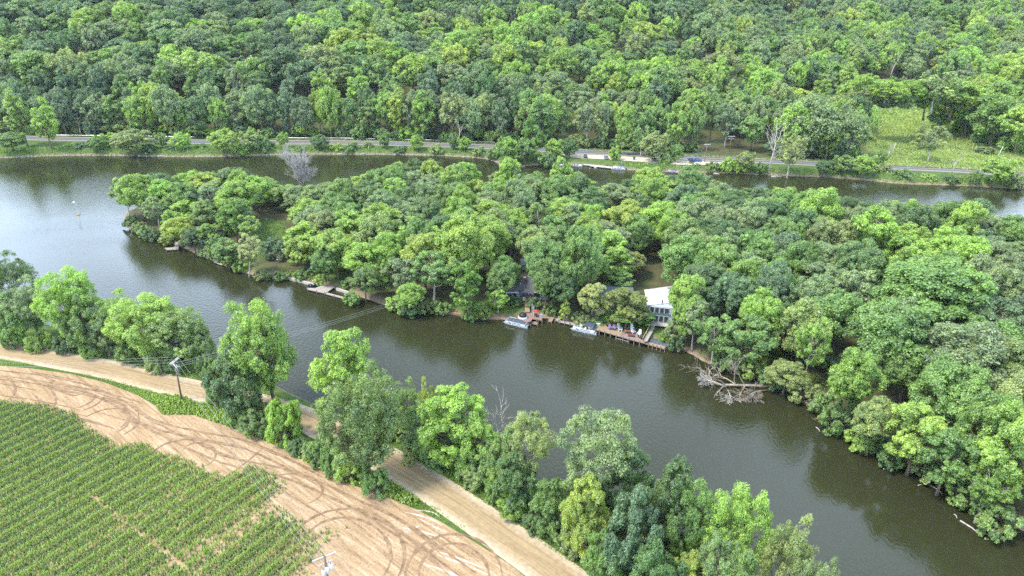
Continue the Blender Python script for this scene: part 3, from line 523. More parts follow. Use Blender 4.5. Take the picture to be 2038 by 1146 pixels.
for x, y, s_, px, py in isl_extra:
    edge = sdist([(x, y)], ISL)[0]; rt = px > 1330
    if rt: tt = r.choices(['mid', 'grey', 'dark', 'bright', 'blue', 'olive'], [5, 4, 2.2, 1.3, 2, 1])[0]; key = r.choices(['i_oak', 'i_oak2', 'i_oak3', 'i_loose', 'i_maple'], [5, 4, 3, 1.5, 1.2])[0]
    else: tt = r.choices(['mid', 'bright', 'grey', 'dark', 'yellow', 'olive'], [4, 4.5, 2.2, 2.2, .8, 1])[0]; key = r.choices(['i_oak2', 'i_oak3', 'i_maple', 'i_tall', 'i_loose'], [3, 3.5, 3, 1.2, 1.5])[0]
    h = r.uniform(13.5, 17.5) + (1.5 if rt else 0); back = y/max(1, np.interp(x, [p.x for p in isb], [p.y for p in isb]))
    if px < 700: h = r.uniform(11, 14.5)
    if 700 < px < 940 and back > .85: h = r.uniform(15, 17.5)
    if edge < 6 and back < .85: h *= .8
    lim = np.interp(px, [205, 230, 300, 480, 560, 640, 700, 760, 830, 930, 960, 985, 1010, 1040, 1100, 1115, 1150, 1200, 1240, 1300, 1340, 1380, 1440, 1480, 1560, 1600, 1660, 1700, 1740, 1800, 1860, 1925, 1960, 2038], [400, 350, 340, 330, 366, 368, 352, 330, 310, 320, 362, 348, 322, 340, 355, 340, 345, 374, 350, 335, 352, 340, 376, 374, 378, 380, 388, 402, 402, 404, 400, 400, 424, 428])+r.uniform(0, 9)
    zl = top_z(y, lim)-ZI
    if zl < 5: continue
    h = min(h, zl) if back < .85 else min(max(h, 15), zl)
    CAND.append((key, x, y, hz(x, y), h, s_*r.uniform(1.25, 1.55), tt, 'island', px, py))
# far bank: shrubs and small trees between river and road
FAR_S = [(20, 300, 262, 60), (140, 300, 284, 36), (170, 303, 280, 36), (195, 306, 268, 40), (222, 300, 262, 40), (262, 310, 256, 78), (320, 300, 262, 34), (360, 306, 262, 42), (345, 306, 288, 30), (400, 303, 284, 30), (445, 312, 254, 64), (500, 306, 258, 52), (530, 305, 272, 40), (563, 296, 262, 26), (636, 303, 266, 40), (600, 304, 290, 28), (672, 303, 284, 30), (730, 302, 280, 24), (765, 303, 265, 26), (828, 306, 266, 28), (800, 305, 290, 34), (905, 306, 262, 26), (925, 308, 270, 28), (955, 312, 290, 28), (985, 318, 292, 34), (1010, 330, 272, 48), (290, 308, 285, 40), (700, 304, 282, 36), (480, 309, 285, 36), (870, 308, 285, 30),
 (1045, 330, 275, 52), (1100, 325, 275, 42), (1135, 322, 272, 40), (1090, 332, 300, 40), (1225, 318, 290, 26), (1305, 330, 260, 62), (1345, 330, 285, 34), (1325, 335, 305, 30), (1380, 336, 322, 36), (1420, 340, 322, 40), (1450, 343, 312, 36), (1485, 345, 300, 44), (1515, 346, 322, 30), (1475, 343, 320, 40), (1640, 352, 318, 36), (1685, 352, 306, 48), (1720, 356, 306, 50), (1760, 352, 325, 40), (1800, 360, 335, 40), (1850, 362, 345, 36), (1890, 365, 348, 36), (1940, 372, 338, 30), (1985, 372, 312, 70), (2025, 376, 345, 40), (1750, 330, 300, 30), (1700, 318, 285, 30), (1655, 340, 318, 30)]
for k, a in enumerate(FAR_S): treepx(*a, 'f_shrub' if a[1]-a[2] < 34 else 'f_round', ['mid', 'bright', 'dark', 'mid', 'bright', 'olive'][k % 6], r, 'far', kind='shrub' if a[1]-a[2] < 34 else 'tree')
FAR_T = [(1850, 238, 150, 80, 'f_round', 'mid'), (1885, 250, 165, 90, 'f_lump', 'bright'), (1935, 272, 175, 95, 'f_round', 'bright'), (1985, 292, 190, 90, 'f_lump', 'mid'), (2035, 306, 205, 90, 'f_round', 'bright'), (1870, 246, 222, 40, 'f_shrub', 'mid'), (1915, 262, 236, 45, 'f_shrub', 'bright'), (1960, 284, 255, 45, 'f_shrub', 'mid'), (2010, 300, 270, 50, 'f_shrub', 'bright'), (1775, 212, 165, 60, 'f_round', 'mid'), (1815, 216, 160, 60, 'f_lump', 'bright'), (1740, 212, 170, 50, 'f_round', 'olive'), (1063, 322, 236, 52, 'f_peak', (.13, .26, .03)), (1238, 308, 235, 34, 'f_peak', 'bright'), (1278, 312, 245, 40, 'f_loose', 'mid'), (1201, 296, 235, 26, 'f_loose', 'olive'), (1575, 354, 262, 62, 'f_loose', 'olive'), (1618, 310, 195, 100, 'f_lump', 'grey'), (1605, 300, 215, 60, 'f_round', 'mid'), (1858, 322, 245, 66, 'f_loose', 'olive'), (2025, 300, 215, 50, 'f_peak', 'yellow'), (1965, 250, 178, 80, 'f_loose', 'yellow'), (1900, 240, 155, 110, 'f_round', 'bright'), (1865, 225, 135, 100, 'f_loose', 'olive'), (85, 296, 195, 55, 'f_peak', 'bright'), (35, 290, 175, 60, 'f_peak', 'bright'), (1765, 205, 160, 60, 'f_lump', 'bright'), (1725, 190, 145, 50, 'f_round', 'bright'), (1960, 305, 290, 40, 'f_shrub', 'grey'), (1700, 235, 218, 26, 'f_shrub', 'grey'), (1760, 214, 195, 50, 'f_shrub', 'blue'), (1800, 214, 198, 40, 'f_shrub', 'grey'), (1560, 305, 235, 50, 'f_round', 'dark'), (1500, 300, 225, 60, 'f_round', 'mid'), (2010, 275, 255, 40, 'f_shrub', 'grey'), (1672, 305, 240, 50, 'f_round', 'olive'), (1650, 300, 240, 50, 'f_lump', 'dark'), (1730, 280, 262, 30, 'f_shrub', 'olive')]
for a in FAR_T:
    treepx(*a, r, 'far', kind='shrub' if a[4] == 'f_shrub' else 'tree')
# understorey along the wooded side of the road and round the meadow
for p in resample([q for q in roadF_ext if -420 < q.x < 420], 6.5):
    x, y = p.x+r.uniform(-2, 2), p.y+r.uniform(9, 15); px, py = proj(x, y, ZF)
    if not -20 < px < 2050 or inside([(x, y)], MEADOW)[0] or 1395 < px < 1500: continue
    put(r.choice(['f_shrub', 'f_shrub', 'f_round']), x, y, hz(x, y), r.uniform(4.5, 8.5), r.uniform(7, 11), r.choice(['mid', 'dark', 'mid', 'blue', 'bright', 'olive']), r, 'shrub', zone='far', px=px, py=py)
for p in resample(MEADOW[:10], 9):
    x, y = p.x+r.uniform(-3, 3), p.y+r.uniform(0, 5); px, py = proj(x, y, ZF); put('f_shrub', x, y, hz(x, y), r.uniform(2.5, 5.5), r.uniform(6, 10), r.choice(['mid', 'grey', 'olive', 'bright']), r, 'shrub', zone='far', px=px, py=py)
# forest on the hill
g = rng(99); cell = {}; pts = []
def ok(x, y, s):
    i, j = int(x//12), int(y//12)
    for a in (-1, 0, 1):
        for b in (-1, 0, 1):
            for q in cell.get((i+a, j+b), ()):
                if (q[0]-x)**2+(q[1]-y)**2 < s*s: return False
    return True
for t_ in TREES:
    if t_['zone'] == 'far' and t_['kind'] == 'tree': cell.setdefault((int(t_['x']//12), int(t_['y']//12)), []).append((t_['x'], t_['y']))
cx_ = g.uniform(-620, 760, 60000); cy_ = g.uniform(300, 900, 60000); HH, _, _, DF, EE = heights(np.stack([cx_, cy_], 1)); PP = np.stack([cx_, cy_], 1)
okm = (EE > 9.5) & (DF > 3) & (sdist(PP, MEADOW) < -1.5) 
okm &= ~((np.abs(cx_-proj(0, 0, 0)[0]*0-105) < 26) & (EE < 24) & (cx_ > 95) & (cx_ < 170))
for x, y, h0, e_, k in zip(cx_, cy_, HH, EE, okm):
    if not k: continue
    px, py = proj(x, y, h0); u, v = proj(x, y, h0+20)
    if px < -60 or px > 2100 or v > 420 or py < -75: continue
    s = 7.0 if e_ < 22 else (13.5 if px < 900 else 11.3)
    if ok(x, y, s): cell.setdefault((int(x//12), int(y//12)), []).append((x, y)); pts.append((x, y, h0, e_, px, py))
def far_style(x, y, px, py, r):
    n_ = float(noise2(np.array([[x, y]]), 41, .016)[0]); n3 = float(noise2(np.array([[x, y]]), 42, .05)[0])
    if px < 620: wts = [3, 2.2, 1.0, .1, 3, 2.6, .3]
    elif px < 1050: wts = [1.6, 3, 2.6, .4, 1.6, 1.4, .6]
    else: wts = [.8, 3, 3.6, .5, 1.8, .8, 1.1]
    if py < 70: wts = [wts[0]*1.5, wts[1], wts[2]*.5, wts[3]*.2, wts[4], wts[5]*2.4, wts[6]*.6]
    if 640 < px < 1330 and 20 < py < 70+n_*20: wts[5] *= 2; wts[0] *= 1.5
    if 850 < px < 1300 and 75 < py < 180: wts = [.4, 2, 4, 1.2, 1, .3, .8]
    if n3 > .3: wts[2] *= 2; wts[1] *= 1.3
    if n_ < -.3: wts[0] *= 2; wts[5] *= 2; wts[2] *= .4
    if n_ > .4: wts[2] *= 1.8; wts[4] *= 1.3; wts[0] *= .4
    tt = r.choices(['dark', 'mid', 'bright', 'yellow', 'grey', 'blue', 'olive'], wts)[0]
    key = r.choices(['f_oak', 'f_round', 'f_peak', 'f_lump', 'f_loose'], [4, 3, 1, 2.5, .7] if px < 620 else [1.2, 3, 3, 2.4, 1.3])[0]
    return tt, key
pts.sort(key=lambda p: p[1]-p[2]*.2)
for k, (x, y, h0, e_, px, py) in enumerate(pts):
    tt, key = far_style(x, y, px, py, r); h = r.uniform(16, 26)*(1 if e_ > 18 else .88); wd = r.triangular(16, 32, 23) if px < 900 else r.triangular(12, 26, 18)
    if key in ('f_peak', 'f_loose'): wd *= .8; h *= 1.06
    if e_ < 45: h = r.uniform(20, 27); wd = r.uniform(11, 18); key = r.choice(['f_peak', 'f_round', 'f_peak', 'f_lump', 'f_loose', 'f_round'])
    CAND.append((key, x, y, h0, h, wd, tt, 'far', px, py))
ntree = sum(t_['kind'] == 'tree' for t_ in TREES)
def shows(q):
    key, x, y, z, h, wd, tt, zn, px, py = q; v = (x*x+y*y+(z-CAMZ)**2)**.5; u = proj(x, y, z+h*.65)
    f_ = 1 if 0 < u[0] < 2038 and 0 < u[1] < 1146 else .2
    return f_*h*wd/v**2*(1.25 if zn == 'far' and y-np.interp(x, RX_, RY_) < 22 else 1)
RX_ = [p.x for p in roadF_ext]; RY_ = [p.y for p in roadF_ext]
CAND.sort(key=lambda q: -shows(q))
for kk in ('f_oak', 'f_round', 'f_peak', 'f_lump', 'f_loose'):       # at least one single tree of each far kind
    q = next(q for q in CAND if q[0] == kk); CAND.remove(q); CAND.insert(0, q)
far_rest = []; print('TREES hand placed', ntree, 'candidates', len(CAND), 'island', len(isl_extra))
for k, (key, x, y, z, h, wd, tt, zn, px, py) in enumerate(CAND):
    if k < 300-ntree: put(key, x, y, z, h, wd, tt, r, zone=zn, px=px, py=py)
    else: far_rest.append((x, y, z-.2, h, wd, tint_of(tt, r), key))
# the rest of the hill wood as one object of instances
keys = ['f_oak', 'f_round', 'f_peak', 'f_lump', 'f_loose', 'i_oak', 'i_oak2', 'i_oak3', 'i_loose', 'i_maple', 'i_tall']; src = {}
for t_ in TREES:
    if t_['key'] in keys and t_['key'] not in src: src[t_['key']] = t_['o']
fm = bpy.data.meshes.new('forest'); n = len(far_rest); fm.vertices.add(n); fm.vertices.foreach_set('co', np.array([q[:3] for q in far_rest], np.float32).ravel())
def fattr(nm, ty, val, f='value'):
    a = fm.attributes.new(nm, ty, 'POINT'); a.data.foreach_set(f, np.asarray(val, np.float32 if ty != 'INT' else np.int32).ravel())
fattr('tint', 'FLOAT_COLOR', [(*q[5], 1) for q in far_rest], 'color'); fattr('pick', 'INT', [keys.index(q[6]) for q in far_rest])
fattr('scl', 'FLOAT_VECTOR', [(q[4]/(2.1*PROTO[q[6]][3]),)*2 + (q[3]/PROTO[q[6]][2],) for q in far_rest], 'vector'); fattr('rot', 'FLOAT_VECTOR', [(0, 0, r.uniform(0, 6.28)) for _ in far_rest], 'vector')
fo = link('forest', fm); tag(fo, 'dense mixed green wood covering the hillside beyond the road and the island behind', 'forest', kind='stuff')
ng = bpy.data.node_groups.new('forest', 'GeometryNodeTree'); ng.interface.new_socket('Geometry', in_out='INPUT', socket_type='NodeSocketGeometry'); ng.interface.new_socket('Geometry', in_out='OUTPUT', socket_type='NodeSocketGeometry')
N = ng.nodes.new; L = ng.links.new; gi = N('NodeGroupInput'); go = N('NodeGroupOutput'); iop = N('GeometryNodeInstanceOnPoints'); g2i = N('GeometryNodeGeometryToInstance')
for kk in reversed(keys):
    jo = N('GeometryNodeJoinGeometry')
    for chd in src[kk].children:
        oi = N('GeometryNodeObjectInfo'); oi.inputs[0].default_value = chd; oi.transform_space = 'ORIGINAL'; L(oi.outputs['Geometry'], jo.inputs[0])
    gg = N('GeometryNodeGeometryToInstance'); L(jo.outputs[0], gg.inputs[0]); src[kk+'_i'] = gg
jj = N('GeometryNodeJoinGeometry')
for kk in reversed(keys): L(src[kk+'_i'].outputs[0], jj.inputs[0])
def na(nm, ty):
    q = N('GeometryNodeInputNamedAttribute'); q.data_type = ty; q.inputs[0].default_value = nm; return q.outputs[0]
L(gi.outputs[0], iop.inputs['Points']); L(jj.outputs[0], iop.inputs['Instance']); iop.inputs['Pick Instance'].default_value = True
L(na('pick', 'INT'), iop.inputs['Instance Index']); L(na('rot', 'FLOAT_VECTOR'), iop.inputs['Rotation']); L(na('scl', 'FLOAT_VECTOR'), iop.inputs['Scale']); L(iop.outputs[0], go.inputs[0])
fo.modifiers.new('forest', 'NODES').node_group = ng
# ------------------------------------------------------------------ ground cover
M_CORN = leaf_mat('corn_leaf', False, (.20, .32, .105), .5, 1.5, .42); M_GRASS = leaf_mat('grass_blade', False, (.18, .29, .05), .5, 1.6, .4)
M_REED = leaf_mat('reed', False, (.25, .34, .095), .6, 1.4, .4)
def blades(g, X, Y, Z, h, w_, lean, tone):
    """bent upright blades, two quads each"""
    n = len(X); a = g.uniform(0, 2*np.pi, n); d = np.stack([np.cos(a), np.sin(a), 0*a], 1); s_ = np.stack([-np.sin(a), np.cos(a), 0*a], 1)
    b0 = np.stack([X, Y, Z], 1); hh = (h*g.uniform(.6, 1.3, n))[:, None]; ll = (lean*g.uniform(.5, 1.5, n))[:, None]; up = np.array([0, 0, 1.]); ww = w_*.5
    m1 = b0+d*ll*.45+up*hh*.8; t1 = b0+d*ll+up*hh*g.uniform(.45, 1.0, (n, 1))
    V = np.stack([b0-s_*ww, b0+s_*ww, m1+s_*ww, m1-s_*ww, t1+s_*ww*.3, t1-s_*ww*.3], 1).reshape(-1, 3); i = np.arange(n)[:, None]*6
    Qd = np.concatenate([i+np.array([[0, 1, 2, 3]]), i+np.array([[3, 2, 4, 5]])]); return V, Qd, np.concatenate([tone, tone])
CORN_PX = [(-200, 790), (0, 797), (60, 800), (90, 806), (130, 815), (150, 822), (185, 852), (190, 858), (212, 866), (240, 886), (290, 879), (320, 898), (370, 911), (410, 930), (447, 946), (484, 930), (518, 926), (580, 962), (562, 981), (541, 1003), (600, 1030), (624, 1054), (668, 1044), (700, 1052), (672, 1075), (650, 1100), (620, 1146), (570, 1230), (-400, 1400)]
CORN = pxs(CORN_PX, ZN); g = rng(8)
u = Vector((math.cos(ROWANG), math.sin(ROWANG))); v = Vector((-u.y, u.x)); A_ = np.array([(p.dot(u), p.dot(v)) for p in CORN])
X = []; Y = []; T = []; Hc = []
tl = [at(185, 990, ZN).to_2d(), at(372, 1136, ZN).to_2d()]
vis = [at(-60, 780, ZN).to_2d()]
for k, vv in enumerate(np.arange(A_[:, 1].min(), A_[:, 1].max(), .90)):
    uu = np.arange(A_[:, 0].min(), A_[:, 0].max(), .15); uu = uu+g.normal(size=len(uu))*.06; w2 = vv+g.normal(size=len(uu))*.04
    x = uu*u.x+w2*v.x; y = uu*u.y+w2*v.y; Pq = np.stack([x, y], 1); px_, py_ = proj(x, y, ZN)
    ins = inside(Pq, CORN) & (py_ < 1220) & (px_ > -60) & (sdist(Pq, CORN) > g.uniform(-.5, .9, len(uu)))
    dens = .93-.5*np.clip(noise2(np.stack([uu*.25, w2*2.2], 1), 21, .55)-.35, 0, 1)
    thin = np.clip(1-np.abs(py_-(1062-.62*(px_-450)))/24, 0, 1)*((px_ > 250) & (px_ < 560)); dens = dens*(1-.62*thin)
    thin2 = np.clip(sstep(520, 650, px_)*(py_ > 940), 0, 1); dens *= 1-.6*thin2
    dens *= .35+.65*np.clip(sdist(Pq, CORN)/2.2, 0, 1)
    dens[seg_dist(Pq, tl, False) < .34] *= .25
    kk = ins & (g.uniform(0, 1, len(uu)) < dens); n_ = kk.sum(); X.append(x[kk]); Y.append(y[kk]); hi2 = (k % 3 == 0); T.append(np.full(n_, .85 if hi2 else .32)+noise2(Pq[kk], 23, .08)*.10); Hc.append(np.full(n_, 1.15 if hi2 else .9)*(.75+.25*np.clip(sdist(Pq[kk], CORN)/4, 0, 1)))
X, Y, T, Hc = map(np.concatenate, (X, Y, T, Hc)); K = 8; rep = lambda q: np.repeat(q, K); n = len(X)*K; print('corn plants', len(X))
V, Qd, tn = blades(g, rep(X)+g.normal(size=n)*.04, rep(Y)+g.normal(size=n)*.04, np.full(n, ZN), rep(Hc), .065, .27, np.clip(rep(T)+g.normal(size=n)*.2, 0, 1))
tag(link('corn_field', mesh_np('corn_field', V, Qd, tn, [M_CORN])), 'rows of young green corn in the field beside the bare dirt', 'corn field', kind='stuff')
def cover(name, polys, dens, h, w_, lean, mat, seed, label, cat, z, toned=.5, clump=.5, excl=None, kind='stuff'):
    g = rng(seed); VV, QQ, TT = [], [], []; nb = 0
    for q in polys:
        A_ = np.array([(p[0], p[1]) for p in q]); lo, hi2 = A_.min(0), A_.max(0); n = int((hi2[0]-lo[0])*(hi2[1]-lo[1])*dens); Pq = g.uniform(lo, hi2, (n, 2))
        k = inside(Pq, q) & (noise2(Pq, seed+1, .5) > -clump+g.normal(size=n)*.4)
        for e_ in (excl or []): k &= ~inside(Pq, e_)
        Pq = Pq[k]
        if not len(Pq): continue
        zz = heights(Pq)[0] if z is None else np.full(len(Pq), z); k = zz > .15; Pq = Pq[k]; zz = zz[k]
        V, Qd, tn = blades(g, Pq[:, 0], Pq[:, 1], zz-.05, h, w_, lean, np.clip(toned+noise2(Pq, seed+2, .25)*.18+g.normal(size=len(Pq))*.17, 0, 1)); VV.append(V); QQ.append(Qd+nb); TT.append(tn); nb += len(V)
    o = link(name, mesh_np(name, np.concatenate(VV), np.concatenate(QQ), np.concatenate(TT), [mat])); return tag(o, label, cat, kind=kind)
ROADP = [p for p in roadN]
def offs(line, d):
    o = []
    for i, p in enumerate(line):
        t_ = (line[min(i+1, len(line)-1)]-line[max(i-1, 0)]).normalized(); o.append(p+Vector((-t_.y, t_.x))*d)
    return o
left = offs(roadN, 3.9); verge_r = left + list(reversed([p for p in nearL if p.x > left[0].x-30])) if False else None
rb = random.Random(3); ROADBAND = [p+Vector((rb.uniform(-.5, .5), rb.uniform(-.5, .5))) for p in offs(roadN, 3.0)+list(reversed(offs(roadN, -3.1)))]
bank = [at(a, b_, ZN).to_2d() for a, b_ in [(-100, 660), (0, 684), (160, 708), (300, 741), (410, 764), (500, 784), (600, 806), (690, 852), (770, 896), (840, 936), (910, 975), (1000, 1035), (1080, 1088), (1150, 1140), (1260, 1225), (1420, 1225), (1440, 1146), (1300, 1072), (1190, 1015), (1000, 935), (800, 868), (700, 845), (600, 806), (500, 755), (400, 715), (200, 684), (0, 652), (-100, 634)]]
V1 = [at(a, b_, ZN).to_2d() for a, b_ in [(-100, 690), (0, 712), (60, 722), (140, 738), (205, 752), (275, 770), (330, 785), (410, 797), (470, 812), (560, 842), (640, 878), (690, 905), (760, 945), (830, 985), (880, 1015), (930, 1048), (925, 1062), (870, 1035), (830, 1012), (760, 985), (700, 965), (640, 938), (560, 892), (500, 865), (420, 838), (385, 826), (320, 822), (300, 800), (270, 785), (205, 760), (140, 744), (60, 733), (0, 728), (-100, 700)]]
V2 = [at(a, b_, ZN).to_2d() for a, b_ in [(300, 790), (330, 786), (415, 797), (480, 815), (560, 850), (640, 890), (700, 925), (770, 955), (840, 1000), (820, 1010), (760, 985), (700, 965), (640, 938), (560, 892), (500, 865), (420, 838), (385, 826), (320, 826)]]
cover('grass', [V1, bank], 26, .32, .10, .2, M_GRASS, 31, 'bright green grass and weeds on the verges of the gravel road', 'grass', ZN, .5, .7, [ROADBAND])
cover('weeds', [V2], 22, .75, .24, .35, M_GRASS, 34, 'leafy green weeds around the utility pole at the edge of the bare dirt', 'weeds', ZN, .6, .5, [ROADBAND])
isl_g = [pxs(q, ZI) for q in ([(850, 595), (985, 605), (1060, 640), (1050, 646), (930, 632), (850, 618)], [(1130, 632), (1190, 640), (1300, 655), (1290, 668), (1170, 652)], [(560, 535), (640, 545), (710, 580), (700, 596), (640, 572), (560, 553)], [(505, 470), (525, 440), (565, 445), (572, 465), (545, 490), (530, 520), (512, 510)], [(1330, 690), (1420, 700), (1480, 735), (1700, 840), (1800, 915), (1780, 925), (1600, 800), (1400, 722)], [(1380, 640), (1560, 640), (1700, 760), (1600, 790), (1430, 720)])]
cover('ground_plants', isl_g, 9, .4, .2, .3, M_GRASS, 37, 'low green plants growing on the island bank beside the water', 'ground plants', None, .45, .35)
fb = [pxs([(0, 296), (400, 296), (800, 296), (985, 305), (1100, 318), (1160, 322), (1280, 326), (1400, 331), (1600, 338), (1800, 346), (2060, 358), (2060, 376), (1880, 367), (1700, 355), (1500, 345), (1300, 338), (1160, 330), (1010, 332), (960, 314), (700, 306), (400, 311), (0, 314)], 2.0), pxs([(0, 258), (400, 271), (700, 275), (1000, 286), (1200, 297), (1400, 308), (1640, 318), (1640, 322), (1400, 312), (1200, 301), (1000, 289), (700, 279), (400, 276), (0, 266)], ZF)]
cover('bank_grass', fb, 2.2, .6, .34, .5, M_GRASS, 41, 'bright green grass along the far bank beside the paved road', 'grass', None, .42, .9)
cover('reeds', [MEADOW], 1.9, .9, .34, .7, M_REED, 44, 'pale green marsh reeds filling the open meadow beyond the road', 'reeds', None, .45, 2.5)
# stones along the far waterline
rk = MB(); g2 = random.Random(12)
for p in resample([q for q in farL if -330 < q.x < 60], .55):
    if g2.random() < .75: s_ = g2.uniform(.3, .8); rk.box((p.x, p.y+g2.uniform(-.2, .9), .1+g2.uniform(0, .25)), (s_, s_*.8, s_*.6), g2.uniform(0, 3), g2.uniform(-.3, .3), g2.uniform(-.3, .3), .7)
for p in resample([q for q in isf if 5 < q.x < 75], .8):
    if g2.random() < .5: s_ = g2.uniform(.25, .6); rk.box((p.x, p.y+g2.uniform(-.1, .8), .1+g2.uniform(0, .2)), (s_, s_*.8, s_*.6), g2.uniform(0, 3), g2.uniform(-.3, .3), g2.uniform(-.3, .3), .7)
tag(rk.obj('shore_stones', pmat('stone', (.36, .32, .28), .9, .3, 1.0)), 'pale broken stones lining the far waterline below the road', 'stones', kind='stuff')

# ------------------------------------------------------------------ haze
hb = MB(); hb.box((60, 600, 88.5), (3400, 2600, 183)); hm = new_mat('haze'); t = hm.node_tree; o = t.nodes.new('ShaderNodeOutputMaterial'); pv = t.nodes.new('ShaderNodeVolumePrincipled')
pv.inputs['Color'].default_value = (.72, .86, 1, 1); pv.inputs['Density'].default_value = .00004; t.links.new(pv.outputs[0], o.inputs['Volume'])
tag(hb.obj('haze', hm), kind='stuff')
# ------------------------------------------------------------------ built things
M_WHITE = pmat('white_gelcoat', (.62, .63, .64), .4, .06, 2, spec=.5); M_WPAINT = pmat('white_painted_wood', (.6, .6, .58), .7, .1, 2)
M_ALU = pmat('aluminium', (.5, .52, .55), .4, .1, 3, metal=.6); M_COVER = pmat('grey_boat_cover', (.045, .06, .08), .8, .3, 2, bump=.4, col2=(.08, .10, .125)); M_NAVY = pmat('dark_canvas', (.045, .055, .085), .8, .25, 2)
M_BLACK = pmat('black_plastic', (.02, .02, .022), .5, .2, 3); M_GLASS = pmat('window_glass', (.03, .04, .05), .12, .3, .6, spec=.8); M_RED = pmat('red_paint', (.30, .02, .03), .6, .15, 2)
M_RDECK = pmat('reddish_decking', (.20, .125, .105), .85, .2, 3, stretch=(1, 6, 1), col2=(.27, .175, .15)); M_TAN = pmat('tan_decking', (.24, .165, .105), .85, .2, 2.5, stretch=(6, 1, 1), col2=(.33, .24, .16)); M_GDECK = pmat('weathered_decking', (.27, .23, .20), .9, .25, 2.5, stretch=(1, 5, 1), col2=(.38, .34, .30))
M_PURP = pmat('brown_paving', (.20, .14, .12), .9, .2, 3, col2=(.28, .20, .17)); M_POST = pmat('old_timber', (.20, .15, .11), .9, .3, 3)
M_SHING = pmat('grey_shingles', (.085, .088, .10), .9, .25, 3.5, stretch=(1, 4, 1), col2=(.125, .13, .145)); M_WROOF = pmat('white_membrane_roof', (.40, .39, .37), .85, .3, 1.1, col2=(.60, .59, .57)); M_TRIM = pmat('white_trim', (.6, .6, .6), .6, .05)
M_TEAL = pmat('blue_green_siding', (.08, .17, .19), .7, .15); M_LBLUE = pmat('pale_siding', (.36, .40, .44), .8, .1); M_BRICK = pmat('brown_brick', (.20, .085, .05), .9, .3, 5); M_CONC = pmat('concrete', (.42, .38, .33), .9, .2, 2)
M_YELW = pmat('yellow_glass', (.55, .38, .06), .4, .1); M_PINK = pmat('terracotta_boards', (.22, .10, .07), .8, .25, 3); M_POLE = pmat('pole_wood', (.14, .105, .085), .9, .3, 2, stretch=(1, 1, .2)); M_RPOLE = pmat('reddish_pole_wood', (.24, .12, .085), .9, .3, 2, stretch=(1, 1, .2)); M_ARM = pmat('weathered_arm', (.48, .45, .44), .7, .2); M_WIRE = pmat('bare_wire', (.34, .36, .34), .5, .1, metal=.3); M_RUST = pmat('rusty_red_metal', (.14, .05, .04), .8, .3)
M_PURPLE = pmat('purple_plastic', (.33, .20, .36), .6, .1); M_BLUE = pmat('blue_plastic', (.03, .10, .25), .5, .15); M_LOG = pmat('driftwood', (.22, .17, .13), .9, .3, 2, stretch=(1, 1, 1), col2=(.38, .32, .26)); M_WHITEW = pmat('bleached_wood', (.33, .29, .25), .9, .3, 2, col2=(.50, .46, .41))
M_GREY2 = pmat('grey_metal', (.40, .42, .46), .4, .1, metal=.3)
def top(name, label, cat, loc, rz=0.0, group=None): return tag(empty(name, loc, rz), label, cat, group)
def local(e, p):                                     # world point -> the empty's own frame
    return Matrix.Rotation(-e.rotation_euler.z, 3, 'Z') @ (Vector(p)-Vector(e.location))
def heading(a, b): d = (b-a); return math.atan2(d.y, d.x)
# ---- utility poles, arms, wires
def pole(loc, h, arms, label, mat=None, lean=(0, 0), r_=.17, rz=0.0, extra=None, group='utility poles', bare=False):
    e = top('utility_pole', label, 'utility pole', loc, rz, group); mb = MB(); mb.tube([(0, 0, -.5), (lean[0]*.5, lean[1]*.5, h*.5), (lean[0], lean[1], h)], [r_*1.15, r_, r_*.75], 9); mb.obj('pole', mat or M_POLE, e, True)
    for ang, z, half, dbl in arms:
        a = MB(); off = [-.16, .16] if dbl else [.14]
        for o_ in off: a.box((lean[0]-math.sin(ang)*o_, lean[1]+math.cos(ang)*o_, z), (2*half, .13, .16), ang)
        ar = a.obj('crossarm', M_ARM, e)
        for s in (-.93, 0.45, -.45, .93):
            q = MB(); q.lathe([(.03, .05), (.075, .12), (.05, .17), (.085, .22), (.03, .3)], (lean[0]+math.cos(ang)*half*s, lean[1]+math.sin(ang)*half*s, z), 7); q.obj('insulator', M_ARM, ar)
    return e
def wires(a, b, sag, label, rad=.015, group='power lines', n=24):
    """each conductor hangs on its own"""
    a, b = Vector(a), Vector(b); mb = MB(); mb.tube([a.lerp(b, k/n)-Vector((0, 0, 4*sag*(k/n)*(1-k/n))) - a for k in range(n+1)], rad, 5)
    tag(mb.obj('power_line', M_WIRE, None, True, a), label, 'power line', group)
p1 = at(362, 797, ZN); h1 = top_z(p1.y, 716)-ZN; A1 = heading(at(337, 725, 12), at(350, 714.6, 12)); A1b = heading(at(344, 724, 12), at(354, 735, 12))
P1 = pole(p1, h1, [(A1, h1-.25, 1.25, True), (A1b, h1-1.3, 1.1, True)], 'tall wooden utility pole at the weedy bend of the gravel road', lean=(.35, 0))
g_ = MB(); g_.box((.35, .2, h1-2.4), (.35, .3, .6)); g_.obj('cutout_box', M_GREY2, P1)
t2 = at(646, 1108, ZN+10.8); p2 = Vector((t2.x, t2.y, ZN)); A2 = heading(at(629, 1111, 13), at(659, 1099, 13))
P2 = pole(p2, 10.9, [(A2, 10.7, 1.55, False), (A2, 9.6, .9, False)], 'dark utility pole carrying pale transformers at the corner of the corn')
for k, (dx, dz) in enumerate([(-.5, 8.7), (0.02, 8.9), (.52, 9.2)]):
    q = MB(); c_ = (dx*math.cos(A2)+.42*math.sin(A2), dx*math.sin(A2)-.42*math.cos(A2), dz); q.lathe([(.1, -.5), (.24, -.48), (.24, .3), (.2, .42), (.05, .46)], c_, 12); o = q.obj('transformer', M_WHITE, P2, True); q = MB(); q.lathe([(.05, .4), (.09, .5), (.05, .58), (.08, .66), (.03, .74)], c_, 8); q.obj('bushing', M_BLUE, o)
far_p = []
